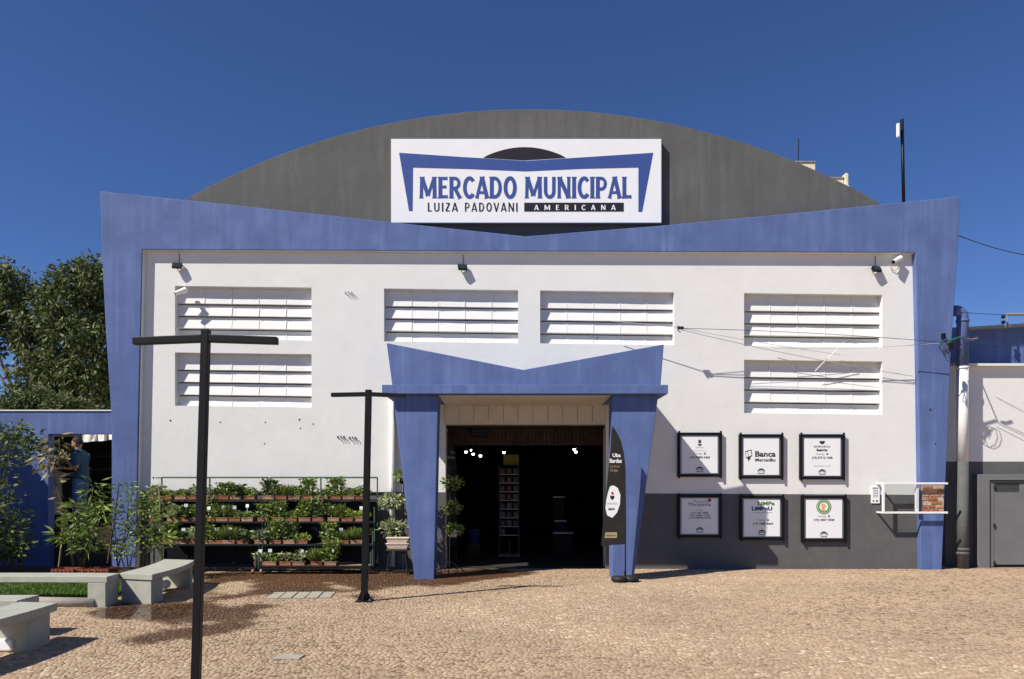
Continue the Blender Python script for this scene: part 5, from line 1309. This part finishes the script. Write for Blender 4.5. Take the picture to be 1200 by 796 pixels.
for r_ in range(8):
    py = 552+r_*10.2
    MB().box(xpx(585,YK), xpx(608,YK), YK+.02, YK+.10, zr(py+4.4,YK), zr(py+3.8,YK)).build('shelf', M['steel'], pr)
    for c_ in range(3):
        if r_ == 7 and c_ > 0: continue
        px = 589+c_*7.6; a, b_ = P(px-3, py-3.5, YK), P(px+3, py+3.6, YK)
        MB().box(a[0], b_[0], YK-.02, YK+.015, b_[2], a[2]).build('packet', pk[(r_+c_) % 2 if r_ > 2 else 0], pr, bevel=.008)
        MB().box(a[0]+.03, b_[0]-.03, YK-.024, YK-.021, b_[2]+.035, a[2]-.05).build('packet_label', pk[1], pr)
ys = empty('hall_sign', P(599,546,YK+.5), 'dim yellow sign hanging above the packet rack in the hall', 'sign')
MB().box(xpx(590,YK+.4), xpx(608,YK+.4), YK+.4, YK+.43, zr(545,YK+.4), zr(533,YK+.4)).build('panel', mat('yellow_sign', (.35,.30,.05), .6, .2, 12), ys)
MB().tube([(xpx(599,YK+.4),YK+.41,zr(533,YK+.4)),(xpx(599,YK+.4),YK+.41,3.88)], .006, 5).build('cord', M['black'], ys)
for k, px in enumerate((611, 631, 651, 666)):
    a = P(px, 503, 15.42); hw = 9 if k == 0 else 4; b = MB()
    b.tube([P(px-hw,519,15.42), a, P(px+hw,519,15.42), P(px-hw,520,15.42)], .012 if k == 0 else .007, 5); o = b.build('triangle_hanger', M['iron'], loc=a)
    tag(o, ['large black triangular hanger at the top of entrance','black triangular hanger right of the large one','third black triangular hanger from the left at the entrance top','rightmost black triangular hanger at the entrance top'][k], 'hanger', 'triangular hangers in the entrance')
sp = MB().box(xpx(553,15.4), xpx(572,15.4), 15.2, 15.44, zr(512,15.3), zr(502,15.3)).build('loudspeaker', M['black'], bevel=.02, loc=P(562,507,15.3)); tag(sp, 'black box loudspeaker hanging at upper left of the entrance', 'loudspeaker')
for k, (p0, p1, py, Y_) in enumerate(((648,662,582,19),(650,664,610,18.5),(648,672,624,18))):
    t = empty('counter', P((p0+p1)/2, 650, Y_)[:2]+(.016,), ['tall dim shelf unit at the back of hall','medium dim shelf unit in the right of hall','low dim counter in the right of hall'][k], 'counter', 'dim counters in the hall')
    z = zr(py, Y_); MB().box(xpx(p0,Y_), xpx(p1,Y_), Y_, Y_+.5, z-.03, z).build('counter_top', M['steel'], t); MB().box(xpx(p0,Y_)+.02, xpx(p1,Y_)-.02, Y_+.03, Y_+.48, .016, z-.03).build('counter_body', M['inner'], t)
t = MB().lathe([(.10,0),(.14,.28),(.15,.29),(.15,.31)], P(556,632,17)[:2]+(.35,), 14).build('bucket', M['printblue'], smooth=True, loc=P(556,632,17)[:2]+(.35,)); tag(t, 'dim blue bucket on a box inside the left of hall', 'bucket')
t = MB().box(P(549,0,17)[0], P(563,0,17)[0], 16.85, 17.15, .016, .35).build('box', M['darkwood'], loc=P(556,632,17)[:2]+(.016,)); tag(t, 'dark wooden box under the blue bucket in the hall', 'box')

# ------------------------------------------------------------------ the tree at the left
def tree(name, base, clumps, label, mk, nleaf, ll, lw, seed, limbs=True):
    r = np.random.default_rng(seed); t = empty(name, base, label, 'tree', 'trees behind the low blue wall')
    b = Vector(base); tops = [Vector(c[0]) for c in clumps]
    mid = b + Vector((0,0,(np.mean([c.z for c in tops])-b.z)*.45))
    MB().tube([b, b.lerp(mid,.5)+Vector((.08,0,0)), mid], .22, 10, r1=.15).build('trunk', M['bark'], t, smooth=True)
    lm = MB()
    for c in tops:
        j = mid.lerp(c, .5)+Vector((r.normal()*.15, r.normal()*.15, -.15)); lm.tube([mid, j, c], .08, 6, r1=.02)
    lm.build('limb', M['bark'], t, smooth=True)
    C = []; D = []; tot = sum(c[1]**2 for c in clumps)
    for c, rr in clumps:
        n = int(nleaf*rr*rr/tot); k = max(8, n//16)      # twigs, each a spray of leaves
        tc, td = blob(c, (rr, rr, rr*.8), k, r, .35)
        idx = r.integers(0, k, n)
        C.append(tc[idx] + r.normal(size=(n,3))*.10); D.append(td[idx]*.5 + r.normal(size=(n,3))*.6 + [0,0,-.45])
    C = np.concatenate(C); D = np.concatenate(D)
    leaves('crown', M[mk], C, D, r.uniform(.6,1.2,len(C))*ll, r.uniform(.8,1.2,len(C))*lw, t, tint=r.random(len(C))**1.6, r=r)
YT_ = 23.0
cl = []
for px, py, rp, dy in ((95,330,30,0),(118,345,32,.5),(70,352,30,-.4),(108,318,20,.2),(48,372,28,0),(85,390,36,-.6),(120,400,34,.3),(35,400,26,.3),(60,425,30,-.3),(100,440,34,-.5),(125,450,30,.2),(40,445,24,.1),(70,462,30,-.2),(30,470,22,0),
                      (22,392,22,.8),(10,330,20,-.2),(-5,350,26,.2),(5,318,14,0),(-25,370,30,.2),(18,352,14,-.1),(135,370,34,.8),(150,430,36,.6),(50,345,16,.1),(-20,410,22,.3),(90,480,34,.2),(130,490,30,.2)):
    cl.append((P(px, py, YT_+dy), rp/F*YT_))
tree('broadleaf_tree', P(75,560,YT_)[:2]+(0,), cl, 'large broadleaf tree rising behind the low blue wall', 'leaf_tree', 30000, .21, .07, 5)
cl = [(P(px, py, 20+dy), rp/F*20) for px, py, rp, dy in ((20,476,14,0),(45,468,16,.2),(70,476,14,-.1),(8,484,10,0),(95,480,16,.3))]
tree('bushy_tree', P(50,560,20)[:2]+(0,), cl, 'lower dense green bush just over the top of blue wall', 'leaf_tree', 5000, .14, .05, 6)
cl = [(P(px, py, 40), rp/F*40) for px, py, rp in ((-6,474,10),(4,478,7),(-20,470,14))]
tree('distant_tree', P(-5,560,40)[:2]+(0,), cl, 'distant dark tree top at the far left edge', 'leaf_dark', 1500, .22, .10, 9)
